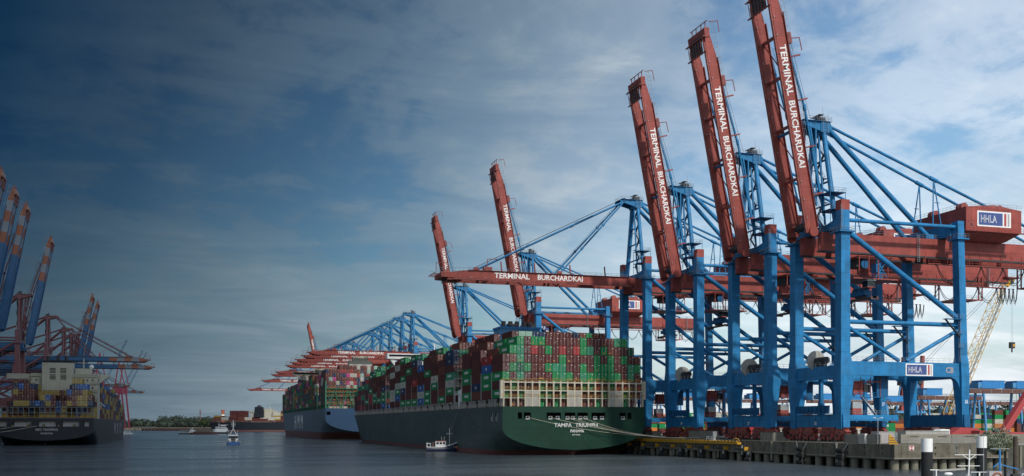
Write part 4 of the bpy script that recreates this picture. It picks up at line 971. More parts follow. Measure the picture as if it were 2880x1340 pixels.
for z in (18.9, 16.2, 13.6): lb.box(-91, -46, 560.1, 561.4, z, z+.3, MT['lashd'])
lb.rail([(-91, 559.3, 13.6), (-46, 559.3, 13.6)], MT['yellow'], step=3, r=.07); lb.build('lashing_bridge', K, KO)
KB = [561.6, 575]+[612+13.6*k for k in range(16)]
kt = [1, 2, 2, 6, 6, 6, 6, 4, 4, 4, 5, 5, 5, 6, 7, 7, 6, 4]
def Kh(b, r):
    if b == 0: return [0, 0, 2, 6, 6, 6, 6, 3, 4, 4, 4, 3, 3, 5, 7, 7, 6, 4][r] if True else 0
    if b == 1: return [1, 3, 3, 5, 6, 6, 6, 5, 5, 5, 5, 5, 5, 6, 6, 6, 5, 3][r]
    w = khb(min(315, KB[b]+8-559), 13.6); i = int((22.5-w)/2.45+.5); q = min(r, 17-r)-i
    return 0 if q < 0 else [7, 7, 6, 6, 7, 6, 6, 6, 7, 6, 6, 5, 5, 5, 4, 4, 3, 3][b-2] - (q == 0)*(b % 2)
stow('K', KB, 18, -90.5, 2.45, 13.9, 2.85, lambda b, r, j: pick('yellow yellow yellow maroon maroon navy brown yellow maroon blue') , Kh, 1, skip=lambda b, r, j: b == 0 and j < 2 and (r < 8 or r > 12))
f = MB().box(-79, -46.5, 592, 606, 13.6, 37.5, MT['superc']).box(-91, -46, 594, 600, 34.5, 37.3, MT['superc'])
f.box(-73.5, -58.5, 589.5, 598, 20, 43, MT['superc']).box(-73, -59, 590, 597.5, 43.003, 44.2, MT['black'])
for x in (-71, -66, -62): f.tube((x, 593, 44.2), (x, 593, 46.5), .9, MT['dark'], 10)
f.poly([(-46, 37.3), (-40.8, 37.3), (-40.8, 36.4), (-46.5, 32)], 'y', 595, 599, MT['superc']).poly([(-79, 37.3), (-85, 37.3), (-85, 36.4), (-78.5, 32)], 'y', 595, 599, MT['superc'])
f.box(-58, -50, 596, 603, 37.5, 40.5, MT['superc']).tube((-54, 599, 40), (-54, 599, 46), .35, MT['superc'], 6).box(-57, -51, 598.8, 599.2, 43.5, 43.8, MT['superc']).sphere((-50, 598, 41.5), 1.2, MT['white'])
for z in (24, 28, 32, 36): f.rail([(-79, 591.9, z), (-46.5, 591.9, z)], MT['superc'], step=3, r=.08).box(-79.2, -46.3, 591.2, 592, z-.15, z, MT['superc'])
ks = f.build('bridge_house', K, KO)
f = MB()
for x0, z0 in ((-69.8, 37.6), (-64.6, 37.6), (-69.8, 34.2), (-64.6, 34.2)):
    for k in range(4): f.box(x0, x0+2.9, 589.42, 589.499, z0+k*.72, z0+.42+k*.72, MT['void'])
f.build('louvre', ks, KO)
f = MB()
for z in (25.5, 29.5, 33.5):
    for x in (-77, -75, -57, -54.5, -52, -49.5): f.box(x, x+.9, 591.95, 591.99, z, z+1, MT['glass'])
f.build('window', ks, KO)
MB().loft([[(-47.5+1.3*math.cos(a), 608+t, 19.5+1.5*math.sin(a)) for a in [k*math.pi/5 for k in range(10)]] for t in (0, 1, 6, 7.5)], MT['orange'], True).build('lifeboat', K, KO)
f = MB().bar((-48, 607, 24), (-44.5, 612, 20.5), .3, .3, MT['white']).bar((-50, 600, 27), (-45, 600, 20), .5, .3, MT['superc']).box(-56, -46, 599, 600, 22.6, 23, MT['superc'])
f.build('davit', K, KO)
for i, (sx_, sg) in enumerate(((-80, 1.5), (-72, 2.5))): rope((sx_, 558.8, 9.8), (-130, 548, 5.5), sg, ('upper' if i else 'lower')+' mooring line from the black stern running off to the left', grp=None, r=.1)
# --- far ship lying across the river
Fx, Fy = at(600, 1750); FR = empty('container_ship', (Fx, Fy, 0), R(-17.4), label='distant black container ship with dark funnel lying broadside across the river', category='container ship')
m = MB()
prof = [(0, 15), (-1, 12), (3, 4), (9, -1), (250, -1), (262, 3), (270, 15), (240, 15.4), (20, 15.4)]
m.loft([[(x, y_, z) for x, z in prof] for y_ in (-20, 20)], MT['hullk']).box(7, 256, -20.1, 20.1, -1, 2.2, MT['boot']).rail([(2, -19.8, 15.2), (250, -19.8, 15.2)], MT['redd'], step=3, h=3.4, r=.25); m.build('hull', FR)
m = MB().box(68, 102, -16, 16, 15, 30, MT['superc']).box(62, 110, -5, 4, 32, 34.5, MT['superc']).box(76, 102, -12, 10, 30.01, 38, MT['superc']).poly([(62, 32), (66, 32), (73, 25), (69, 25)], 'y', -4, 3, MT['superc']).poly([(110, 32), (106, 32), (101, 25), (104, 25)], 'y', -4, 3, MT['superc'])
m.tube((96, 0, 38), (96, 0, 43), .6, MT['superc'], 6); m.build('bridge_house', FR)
MB().bloft([(24, 82, -16.5, 17, 9), (41, 82, -16.5, 13, 8)], MT['hullk']).bloft([(41, 82, -16.5, 8, 5), (44, 82, -16.5, 4, 3)], MT['dark']).build('funnel', FR)
m = MB().bar((134, -20.5, 4), (150, -20.5, 14), 1, .6, MT['superc']); m.build('gangway', FR)
random.seed(21)
FB = MB()
# ------------------------------------------------------------------ container stacks ashore
def yard(u0, u1, d, tiers, name, cols, ln=12.19, gap=.6, face=0):
    x0, y0 = at(u0, d); x1, _ = at(u1, d); n = int((x1-x0)/(ln+gap))
    for i in range(n):
        h = max(1, tiers-(random.random() < .3)-(random.random() < .15))
        yy = y0-(i*(ln+gap))*.30
        for j in range(h):
            BOXES.append(dict(ship=name, b=i, r=0, j=j, x=x0+(i+.5)*(ln+gap), y=yy, z=QZ+.1+j*2.65, c=pick(cols), rz=R(90), h=2.6, stern=True, inner=0, ln=ln, top=h))
yc = 'brown maroon brown red green navy grey orange green brown maroon'
yard(1850, 2460, 520, 4, 'Y5', yc, 12.19)
yard(2440, 2560, 420, 4, 'Y0', 'green green red maroon teal navy green')
yard(2700, 2960, 610, 5, 'Y1', yc, 6.06, .25)
yard(2150, 2700, 660, 4, 'Y2', yc, 12.19)
yard(1800, 2150, 700, 4, 'Y3', yc, 12.19)
yard(2600, 3100, 760, 5, 'Y4', yc, 12.19)
YW = {'Y0': 'yard stack between first two cranes', 'Y1': 'yard stack at the right edge', 'Y2': 'yard stack behind the crane legs', 'Y3': 'yard stack behind the left cranes', 'Y4': 'rear yard stack', 'Y5': 'yard row between crane legs'}
# ------------------------------------------------------------------ choose the 300 that show largest
for q in BOXES:
    d = q['x']*S_+q['y']*C_; q['d'] = d; u = 1440+2900*(q['x']*C_-q['y']*S_)/d; q['u'] = u
    q['a'] = 0 if u < -10 or u > 2890 else (q['ln'] if q['rz'] else 2.44+(q['ln']*.45 if q['inner'] <= 3 else 0))*q['h']/d**2
BOXES.sort(key=lambda q: -q['a'])
IND, REST = BOXES[:300], BOXES[300:]
WEB = MT['galv']
def doorface(mb, cx_, y, z, h, rng, k=1.0, low=False):
    for x in ((-.85, -.4, .4, .85) if not low else (-.6, .6)): mb.box(cx_+x-.035, cx_+x+.035, y-.06, y, z+.15, z+h-.15, MT['galv'] if not low else MT['signgrey'])
    if not low: mb.box(cx_-.03, cx_+.03, y-.012, y, z+.1, z+h-.1, MT['void'])
    for _ in range(5 if not low else 2):
        a = rng.uniform(-1.0, .95); b = rng.uniform(.3, h-.5); mb.box(cx_+a-.08, cx_+a+.11, y-.075, y-.062, z+b, z+b+rng.uniform(.08, .18), MT['signgrey'] if rng.random() < .5 else MT['white'])
    mb.box(cx_+.45, cx_+1.0, y-.075, y-.062, z+h-.58, z+h-.46, MT['white'])
    if rng.random() < .4: mb.box(cx_+.1*rng.randint(-9, 5), cx_+.1*rng.randint(-9, 5)+.3, y-.08, y-.066, z+.6, z+.9, MT['yellow'])
PC = {}
def proto(c, h, ln):
    key = (c, round(h, 2), ln)
    if key in PC: return PC[key]
    cm = CM[c]; m = MB().box(-1.19, 1.19, -ln/2+.02, ln/2-.02, .05, h-.05, cm)
    for x in (-1.22, 1.1):
        for y in (-ln/2, ln/2-.15): m.box(x, x+.12, y, y+.15, 0, h, cm)
        for z in (0, h-.14): m.box(x, x+.12, -ln/2+.15, ln/2-.15, z, z+.14, cm)
    for y in (-ln/2, ln/2-.12):
        for z in (0, h-.14): m.box(-1.1, 1.1, y, y+.12, z, z+.14, cm)
    n = int(ln/.6)
    for k in range(n):
        y = -ln/2+.3+k*.6
        for sx2 in (-1.225, 1.19): m.box(sx2, sx2+.035, y, y+.28, .15, h-.15, cm)
    body = m.build('container'); body.location = (0, 0, -500); rng = random.Random(len(PC)*7+3)
    drs = []
    for v in range(3):
        dm = MB().box(-1.08, 1.08, -ln/2+.03-.05, -ln/2+.02, .15, h-.15, cm); doorface(dm, 0, -ln/2-.02, 0, h, rng); drs.append(dm.build('door'))
    lt = None
    if c in ('green', 'teal', 'darkgreen'):
        lt = text('EVERGREEN', MT['white'], .95, min(5.6, ln*.6), (-1.24, 0, h*.55), ex=(0, -1, 0), bold=.03, th=.02)
    elif c in ('navy', 'blue'):
        e = MB()
        if c == 'navy': e.bar((-1.25, -.9, h*.35), (-1.25, .9, h*.65), .3, .04, MT['white']).bar((-1.25, -.9, h*.65), (-1.25, .9, h*.35), .3, .04, MT['white'])
        else: e.disc((-1.24, 0, h*.55), 'x', .55, .03, MT['white'], 12)
        lt = e.build('emblem')
    elif c == 'grey':
        lt = text('CAI', MT['signblue'], .8, 2.2, (-1.24, 0, h*.55), ex=(0, -1, 0), bold=.03, th=.02)
    elif c == 'red':
        e = MB().disc((-1.24, 0, h*.6), 'x', .4, .03, MT['white'], 12); lt = e.build('emblem')
    PC[key] = (body, drs, lt); return PC[key]
for i, q in enumerate(IND):
    body, drs, lt = proto(q['c'], q['h'], q['ln'])
    o = body.copy(); col.objects.link(o); o.location = (q['x'], q['y'], q['z']); o.rotation_euler = (0, 0, q['rz'])
    if q['ship'] in ('T', 'H', 'K') and q['stern']:
        d_ = drs[i % 3].copy(); col.objects.link(d_); d_.parent = o
    if lt and (q['rz'] or q['inner'] <= 3) and not (q['ship'] == 'K'):
        l_ = lt.copy(); col.objects.link(l_); l_.parent = o
    cw = CW[q['c']]
    if q['ship'] == 'T':
        if q['b'] == 0:
            t = f"{ORD[q['j']-1]} tier above cream frame" if q['j'] >= 2 else ('behind cream frame, ' + {1: 'top', 0: 'middle', -1: 'bottom'}[q['j']])
            lab = f"{cw} container on green ship's stern, {ORD[q['r']+1]} column from left, {t}"
        else: lab = f"{cw} container, {ORD[q['b']+1]} bay from green ship's stern, {'outermost' if q['inner'] == 0 else ORD[q['r']+1]} column, tier {['one','two','three','four','five','six','seven','eight','nine'][q['j']]}"
        g = 'containers on the green ship'
    elif q['ship'] == 'K': lab = f"{cw} container on the black ship, {ORD[q['b']+1]} bay, {ORD[q['r']+1]} column from left, {ORD[q['j']+1]} tier"; g = 'containers on the black ship'
    elif q['ship'] == 'H': lab = f"{cw} container on the blue ship, {ORD[q['b']+1]} bay, {ORD[q['r']+1]} column, {ORD[q['j']+1]} tier up"; g = 'containers on the blue ship'
    else: lab = f"{cw} container in the {YW[q['ship']]}, {ORD[min(q['b']+1, 24)]} column, {ORD[q['j']+1]} tier up"; g = 'containers in the yard'
    o['label'] = lab; o['category'] = 'shipping container'; o['group'] = g
for body, drs, lt in PC.values():
    for o in [body]+drs+([lt] if lt else []): bpy.data.objects.remove(o)
for q in REST:
    ln, h = q['ln'], q['h']; cm = CM[q['c']]
    if q['rz']: FB.box(q['x']-ln/2, q['x']+ln/2, q['y']-1.22, q['y']+1.22, q['z'], q['z']+h, cm)
    else:
        FB.box(q['x']-1.19, q['x']+1.19, q['y']-ln/2, q['y']+ln/2, q['z'], q['z']+h, cm)
        if q['stern'] and q['d'] < 1000: doorface(FB, q['x'], q['y']-ln/2, q['z'], h, random, low=True)
        elif q['ship'] == 'T' and q['c'] == 'green' and q['inner'] < 3: FB.box(q['x']-1.24, q['x']-1.19, q['y']-3, q['y']+3, q['z']+1.2, q['z']+1.9, MT['white'])
mr = Matrix.Rotation(R(-17.4), 4, 'Z')
def farbox(x, y, z, c, ln=12):
    p = [mr @ Vector(v)+Vector((Fx, Fy, 0)) for v in ((x, y, z), (x+ln, y, z), (x+ln, y+2.4, z), (x, y+2.4, z), (x, y, z+2.6), (x+ln, y, z+2.6), (x+ln, y+2.4, z+2.6), (x, y+2.4, z+2.6))]
    FB.add(p, [(3, 2, 1, 0), (4, 5, 6, 7), (0, 1, 5, 4), (1, 2, 6, 5), (2, 3, 7, 6), (3, 0, 4, 7)], CM[c])
for i, (x, n, cs) in enumerate(((6, 3, 'yellow brown grey'), (19, 2, 'blue grey'), (33, 6, 'maroon brown maroon'), (46, 6, 'maroon brown'), (106, 5, 'yellow grey'), (119, 6, 'yellow maroon'), (132, 5, 'maroon yellow brown'), (145, 5, 'yellow yellow maroon'), (158, 5, 'yellow yellow'), (171, 5, 'yellow maroon'), (184, 5, 'maroon brown'), (197, 5, 'maroon'), (210, 5, 'brown'))):
    for j in range(n):
        for y in (-19, -6, 6): farbox(x, y, 18.5+j*2.7, pick(cs))
for x in (58, 71, 84, 97):
    for j in range(2): farbox(x, -19, 18.5+j*2.7, pick('grey maroon'))
FB.build('shipping_containers', kind='stuff', label='all the farther stacked containers of many colours on the ships and in the yard', category='container stacks')

# ------------------------------------------------------------------ place the cranes
PB = dict(b=MT['blue'], bd=MT['blued'], r=MT['red'], boom=MT['red'])
PO = dict(b=MT['mauve'], bd=MT['mauve'], r=MT['mauve'], boom=MT['boomb'])
XR = 160.7
def put(o, y, lab, x=XR, rz=0, grp='blue and red quay cranes'):
    o.location = (x, y, QZ); o.rotation_euler = (0, 0, rz); o['label'] = lab; o['category'] = 'quay crane'; o['group'] = grp
for nb, y, lab in (('26', 238.5, 'nearest quay crane, blue legs and raised red boom cut off by the top edge'), ('27', 273, 'second nearest blue quay crane, raised red boom just reaching the top of the sky'), ('29', 317, 'third nearest blue quay crane with raised red boom, right of the lowered boom')):
    put(crane('quay_crane', 0, True, PB, numb=nb), y, lab)
cd = crane('quay_crane', 4, False, PB, numb='30'); put(cd, 357.2, 'blue quay crane with its red boom lowered over the green ship')
cu = crane('quay_crane', 4, True, PB); put(cu, 481.4, 'blue quay crane behind the green ship, raised red boom crossed by the lowered one')
put(copy_tree(cu), 609, 'blue quay crane with the smaller raised red boom, left of its twin')
put(copy_tree(cu), 1300, 'small far quay crane with its short looking red boom raised behind the blue ship')
for i, (y, w) in enumerate(((763, 'nearest and highest'), (802, 'second'), (851, 'third'), (893, 'fourth'), (939, 'fifth'), (1055, 'sixth'), (1112, 'seventh'), (1262, 'eighth'), (1580, 'farthest, last'))):
    put(copy_tree(cd), y, f'{w} of the lowered red boom cranes over the blue ship')
lu = crane('quay_crane', 0, True, PO, letters=False, stripes=True); G2 = 'striped boom cranes on the left bank'
put(lu, 695, 'red brown crane with raised blue, orange and white boom beside the black ship', -99, R(180), G2)
for y, w in ((594, 'raised striped boom crane at the left edge, next left of the leg in view'), (556, 'raised striped boom at the left edge, second from the edge'), (518, 'leftmost striped boom, only its tip showing'), (985, 'left one of the small pair of raised striped booms'), (1040, 'right one of the small pair of raised striped booms')):
    put(copy_tree(lu), y, w, -99, R(180), G2)
ld = crane('quay_crane', 0, False, PO, letters=False, stripes=True)
put(ld, 826, 'red brown crane with lowered blue boom and striped tip, the upper one', -99, R(180), G2)
put(copy_tree(ld), 928, 'red brown crane with lowered blue boom and striped tip, the lower one', -99, R(180), G2)
put(copy_tree(ld), 1369, 'far crane with lowered striped boom above the forward stacks of the black ship', -141, R(180), G2)
put(copy_tree(ld), 1617, 'farthest lowered striped boom, lowest over the water', -133, R(180), G2)
for i, (u, v, d) in enumerate(((318, 955, 1250), (372, 985, 1350), (385, 990, 1420))):
    x, y = at(u-40, d); r = empty('slewing_crane', (x, y, QZ), label=('left', 'middle', 'right')[i]+' of the far red slewing cranes with blue lattice jib', category='slewing crane', group='far red slewing cranes')
    zt = 10+(1197-v)*d/2900-QZ; t = MB()
    for a, b in ((-9, -9), (9, -9), (9, 9), (-9, 9)): t.bar((a, b, 0), (a*.5, b*.5, zt*.45), 1.6, 1.6, MT['pink'])
    t.box(-6, 6, -6, 6, zt*.45, zt*.55, MT['pink']).bar((-4, 0, zt*.55), (1, 0, zt*.85), 1.4, 1.4, MT['pink']).bar((8, 0, zt*.55), (1, 0, zt*.85), 1.2, 1.2, MT['pink']); t.build('tower', r)
    j = MB(); p0, p1 = Vector((5, 0, zt*.5)), Vector((5+zt*.25, 0, zt))
    for q in (-1.3, 1.3):
        for s in (-1.3, 1.3): j.bar(p0+Vector((q, s, 0)), p1+Vector((q*.4, s*.4, 0)), .35, .35, MT['boomb'])
    for k in range(14): a = p0.lerp(p1, k/14); b = p0.lerp(p1, (k+1)/14); s = 1.3 if k % 2 else -1.3; j.bar(a+Vector((s, -1.2, 0)), b+Vector((-s, -1.2, 0)), .25, .25, MT['boomb'])
    j.tube(p1, (1, 0, zt*.85), .15, MT['pink'], 4); j.build('jib', r)
# ------------------------------------------------------------------ yellow lattice crane
def lattice():
    x0, y0 = at(2655, 400); x1, y1 = at(2823, 408); r = empty('lattice_boom_crane', (x0, y0, QZ), label='tall yellow lattice boom crane leaning right behind the nearest gantry leg', category='crawler crane')
    o = (x0, y0, QZ); p0 = Vector((x0, y0, 9)); p1 = Vector((x1, y1, 66)); d = (p1-p0).normalized(); a = d.cross(Vector((0, 1, 0))).normalized(); b = a.cross(d).normalized()
    m = MB(); n = 34
    def w(t): return 1.75*min(1, (t+.04)*7, (1.03-t)*5+.25)
    for s1, s2 in ((-1, -1), (1, -1), (1, 1), (-1, 1)):
        for k in range(n): t, u = k/n, (k+1)/n; m.tube(p0.lerp(p1, t)+a*s1*w(t)+b*s2*w(t), p0.lerp(p1, u)+a*s1*w(u)+b*s2*w(u), .15, MT['tan'], 5)
    for k in range(n):
        t, u = k/n, (k+1)/n; s = 1 if k % 2 else -1
        for e, f_, g_ in ((a, b, -1), (a, b, 1), (b, a, -1), (b, a, 1)): m.tube(p0.lerp(p1, t)+e*s*w(t)+f_*g_*w(t), p0.lerp(p1, u)-e*s*w(u)+f_*g_*w(u), .08, MT['tan'], 4)
    for k in range(4, n-1): t, u = k/n, (k+1)/n; m.bar(p0.lerp(p1, t)-a*w(t), p0.lerp(p1, u)-a*w(u), .2, .7, MT['grey'])
    m.build('boom', r, o)
    m = MB().box(p1.x-2.6, p1.x+2.6, p1.y-.7, p1.y+.7, p1.z, p1.z+1.8, MT['yellow']).poly([(p1.x-1.5, p1.z+1.2), (p1.x+5, p1.z+2.2), (p1.x+5, p1.z+1.4), (p1.x+2, p1.z-1.2)], 'y', p1.y-.5, p1.y+.5, MT['yellow']).disc((p1.x+3.6, p1.y, p1.z+.8), 'y', .9, 1.3, MT['dark'], 12)
    m.build('boom_head', r, o)
    hk = MB()
    for q in (-.35, .35): hk.tube((p1.x+4+q, p1.y, p1.z+1), (p1.x+4+q, p1.y, 43), .05, MT['galv'], 4)
    hk.box(p1.x+2.9, p1.x+5.1, p1.y-.5, p1.y+.5, 40.6, 43, MT['dark']).box(p1.x+4, p1.x+5.15, p1.y-.55, p1.y+.55, 41.2, 42.2, MT['yellow']).tube((p1.x+4, p1.y, 40.6), (p1.x+4, p1.y, 39), .3, MT['dark'], 6)
    hk.build('hook_block', r, o)
    st = MB()
    for q in (-1, 1): st.tube((p1.x-2, p1.y+q, p1.z), (x0-17, y0+q, 27), .07, MT['dark'], 4).tube((x0-17, y0+q, 27), (x0-14, y0+q, 9), .12, MT['dark'], 5).tube((x0-17, y0+q, 27), (x0-2, y0+q, 9), .12, MT['dark'], 5)
    st.build('stay_rope', r, o)
    MB().box(x0-14, x0+3, y0-3, y0+3, QZ+1.5, QZ+4.0, MT['rust']).box(x0-16, x0+1, y0-4.2, y0-2.9, QZ, QZ+1.5, MT['dark']).box(x0-16, x0+1, y0+2.9, y0+4.2, QZ, QZ+1.5, MT['dark']).build('undercarriage', r, o)
lattice()
# ------------------------------------------------------------------ yard portal cranes
def portal(u, d, L_, z, lab, n=2):
    x, y = at(u, d); r = empty('yard_portal_crane', (x, y, QZ), R(random.uniform(-3, 3)), label=lab, category='yard crane', group='yard portal cranes')
    h = z-QZ; m = MB()
    for yy in (-3, 3): m.box(-L_*.12, L_, yy-.7, yy+.7, h, h+2.2, MT['rust'])
    for k in range(int(L_/2.4)): m.box(k*2.4, k*2.4+.2, -3.85, -3.7, h+.2, h+2, MT['grey'] if k % 3 == 0 else MT['redd'])
    m.rail([(0, -4, h+2.2), (L_, -4, h+2.2)], MT['dark'], step=3, r=.1); m.build('rail_beam', r)
    for xx, lean in ((3, 0), (L_*.5, 0), (L_*.95, 0)):
        m = MB()
        for yy in (-5, 5): m.bar((xx+lean, yy, 0), (xx, yy*.6, h), 1.0, 1.0, MT['lblue'])
        m.bar((xx, -4, h*.35), (xx, 4, h*.35), .6, .6, MT['lblue']); m.build('leg', r)
    for k in range(n): xx = L_*(.02+.42*k); MB().box(xx, xx+L_*.27, -4.2, 4, h+2.6, h+6.4, MT['hblue']).box(xx-2.4, xx, -4, 3.6, h+2.6, h+5.8, MT['lblue']).box(xx-.2, xx+L_*.27+.2, -4.4, 4.2, h+6.403, h+6.9, MT['lblue']).build('trolley_house', r)
    m = MB().box(L_*.5, L_*.5+9, -3, 3, h*.55, h*.62, MT['redd'])
    for a in (.5, 8.5): m.tube((L_*.5+a, 0, h*.62), (L_*.5+a, 0, h), .12, MT['dark'], 4)
    m.build('spreader', r)
portal(2742, 560, 55, 27.5, 'yard crane with two blue trolley houses at the right edge above the stacks')
portal(2690, 700, 60, 24, 'yard crane with blue houses just right of the nearest crane leg', 1)
portal(2590, 620, 42, 25.5, 'yard crane with dark rust beam seen between the nearest crane legs', 1)
portal(2478, 760, 60, 25, 'yard crane seen right of the second crane number plate')
portal(2300, 740, 60, 26, 'yard crane visible under the portal beam of the nearest crane')
portal(2020, 760, 60, 27, 'yard crane visible through the second crane portal')
portal(1890, 700, 50, 27, 'yard crane visible through the third crane portal')
portal(1790, 820, 40, 27, 'leftmost yard crane just right of the green stern')
for i, (u, d) in enumerate(((2535, 900), (2588, 930))):
    x, y = at(u, d); r = empty('tower_crane', (x, y, QZ), label=('left', 'right')[i]+' distant red boom with light blue frame seen under the portal beam', category='distant crane', group='distant red booms in the yard')
    h = 10+(1197-(1050 if i == 0 else 1045))*d/2900-QZ+6
    MB().bar((0, 0, 16), (2.5, 0, h+8), 3.2, 2.6, MT['red']).build('boom', r)
    m = MB()
    for a in (-8, 8): m.bar((a, 0, 0), (-1, 0, h*.72), .9, .9, MT['lblue'])
    m.box(-6, 6, -2, 2, 15, 17, MT['lblue']).box(-3, 1, -2, 2, h*.7, h*.76, MT['dark']); m.build('frame', r)
for i, (u, d) in enumerate(((1868, 760), (1987, 470), (2030, 620), (1846, 800))):
    x, y = at(u, d); r = empty('straddle_carrier', (x, y, QZ), label=('orange straddle carrier in the gap right of the green stern', 'nearest orange straddle carrier beside the wheels of the third crane', 'orange straddle carrier framed under the second crane platform', 'small orange vehicle beside the ship stern')[i], category='straddle carrier', group='orange straddle carriers')
    m = MB()
    for a in (-2, 2):
        for b in (-3, 3): m.box(a-.3, a+.3, b-.3, b+.3, 1, 11, MT['orange'])
        m.box(a-.4, a+.4, -4, 4, .8, 1.6, MT['orange'])
    m.box(-2.4, 2.4, -3.6, 3.6, 11, 12.2, MT['orange']); m.build('frame', r)
    MB().box(-2.2, -.6, -4.4, -3, 8.5, 10.8, MT['glass']).build('cab', r)
    for a in (-2, 2):
        for b in (-3, -1, 1, 3): MB().disc((a, b, .6), 'x', .6, .5, MT['black'], 12).build('wheel', r)

# ------------------------------------------------------------------ boats
def boat(name, lab, loc, rz, L_, B, hm, parts, cat='boat', fb=1.3, rise=1.0):
    r = empty(name, loc, rz, label=lab, category=cat); m = MB(); rg = []
    for t in [k/12 for k in range(13)]:
        w = B/2*(1-max(0, (t-.55)/.45)**2.2)*(.86+.14*min(1, t*6)) if t < 1 else .05
        zt = fb+rise*max(0, t-.4)**2*2.6; x = -L_/2+L_*t
        rg.append([(x-.0, -w, zt), (x-.03*L_*(t > .6)*t, -w*.82, 0), (x-.05*L_*(t > .6)*t, -w*.35, -.6), (x-.05*L_*(t > .6)*t, w*.35, -.6), (x-.03*L_*(t > .6)*t, w*.82, 0), (x, w, zt)])
    m.loft(rg, hm, True); m.build('hull', r)
    m2 = MB()
    for a, b in zip(rg[:-1], rg[1:]):
        for i in (0, 5): m2.bar(a[i], b[i], .16, .22, MT['white'] if hm != MT['rust'] else MT['rust'])
    m2.build('gunwale', r)
    for nm, fn in parts:
        q = MB(); fn(q); q.build(nm, r)
    return r
W_ = MT['white']; GL = MT['glass']
x, y = at(1243, 396)
boat('pilot_boat', 'small black workboat with white wheelhouse and mast beside the green ship', (x, y, 0), R(-8), 12.0, 4, MT['navy'], [
 ('wheelhouse', lambda q: (q.box(-2.6, 1.4, -1.3, 1.3, .9, 3.9, W_), q.box(-2.8, 1.6, -1.45, 1.45, 3.9, 4.05, MT['signred']), q.box(-4.2, -2.7, -1.1, -.9, 1, 3.8, MT['brownc']) if 'brownc' in MT else None)),
 ('window', lambda q: [q.box(a, a+.95, -1.34, -1.302, 2.75, 3.6, GL) for a in (-2.3, -1.05, .2)]),
 ('mast', lambda q: (q.tube((2.9, 0, 1.9), (2.9, 0, 9.0), .11, W_, 6), q.bar((1.7, 0, 6.8), (4.1, 0, 6.8), .1, .12, W_), q.tube((0, 0, 4), (-.2, 0, 5.7), .04, W_, 4), q.tube((.8, 0, 4), (1, 0, 5.7), .04, W_, 4))),
 ('foredeck_housing', lambda q: (q.box(2.2, 4.6, -.9, .9, 1.6, 2.6, W_), q.box(1.4, 2.2, -.7, .7, 1.6, 2.3, W_))),
 ('aft_frame', lambda q: (q.box(-5.9, -5.7, -1.3, 1.3, 1, 3.4, W_), q.box(-4.6, -4.45, -1.3, 1.3, 1, 3.2, W_), q.box(-5.9, -4.4, -1.4, -1.3, 1, 1.9, W_), q.box(-5.9, -4.4, -1.35, -1.25, 3, 3.2, W_), q.box(-3.9, -3.2, -1, .6, 1, 3.6, MT['rust'])))], 'workboat', 1.7, 2.0)
b_ = MB().sphere((0, 0, 0), .62, MT['boomo'], 10); o = b_.build('buoy_fender', label='round orange buoy at the bow of the small black workboat', category='buoy'); px_, py_ = at(1284, 396); o.location = (px_, py_, 1.5)
rope((98.3, 386, 16.3), (px_-1.5, py_, 3.2), .3, 'dark line hanging from the green ship deck to the workboat, right one', r=.05, m=MT['dark'], grp=None)
rope((98.3, 384, 15.0), (x+3, y, 6.5), .2, 'thin light line from the green ship side to the workboat mast', r=.03, grp=None)
x, y = at(656, 540); hd_ = math.atan2(y, x)
def brow(q):
    q.tube((0, 0, 7.6), (0, 0, 12.7), .2, W_, 6)
    for z, w in ((11.2, 1.2), (10.3, 1.3), (9.6, .9)): q.bar((0, -w, z), (0, w, z), .12, .14, W_)
    for s in (-1, 1): q.bar((-.5, s*2.0, 4.6), (0, s*.3, 7.8), .22, .22, W_); q.tube((-2, s*2.2, 4.4), (-2, s*2.2, 7.6), .06, W_, 4)
boat('harbour_launch', 'blue and white launch sailing away in the middle of the river', (x, y, 0), hd_, 19, 7.2, MT['boatblue'], [
 ('cabin', lambda q: (q.box(-2, 5, -2.4, 2.4, 1.4, 5.0, W_), q.box(-4.4, -2, -2.5, -1.2, 1.4, 3.6, W_), q.box(-4.4, -2, 1.2, 2.5, 1.4, 3.6, W_), q.box(-4.6, 2.5, -2.5, 2.5, 4.6, 4.85, W_))),
 ('window', lambda q: (q.box(-2.06, -2.003, -1.8, 1.8, 3.1, 4.3, GL), q.box(-2.05, -2.004, -1.1, 1.1, 1.5, 2.9, MT['dark']), q.box(-4.5, -4.42, -2.4, -1.3, 3.2, 4.2, GL), q.box(-4.5, -4.42, 1.3, 2.4, 3.2, 4.2, GL))),
 ('mast', brow),
 ('deck_gear', lambda q: (q.sphere((-6.2, -2.3, 1.9), .5, MT['boomo'], 8), q.sphere((-6.2, 2.3, 1.9), .5, MT['boomo'], 8), q.box(-7, -5, -1, 1, 1.3, 2.4, MT['dark']), q.rail([(-8.2, -2.6, 1.3), (-8.2, 2.6, 1.3)], W_, step=.8))),
 ('name_board', lambda q: (q.box(-8.56, -8.5, -1.2, 1.2, .95, 1.15, W_), q.box(-8.56, -8.5, -.6, .6, .65, .8, W_)))], 'launch')
x, y = at(616, 1250)
boat('tugboat', 'white topped tug with dark hull in front of the distant broadside ship', (x, y, 0), R(197), 24, 9, MT['hullk'], [('wheelhouse', lambda q: (q.box(-8, 6, -3, 3, 2, 5.4, W_), q.box(-2, 4, -2.5, 2.5, 5.4, 8, W_), q.box(-2.1, 4.1, -2.6, 2.6, 6.3, 7.3, GL), q.box(-2.2, 4.2, -2.7, 2.7, 8.003, 8.3, W_), q.tube((0, 0, 8), (0, 0, 13), .25, W_, 6)))], 'tug', 2.0)
x, y = at(629, 1400)
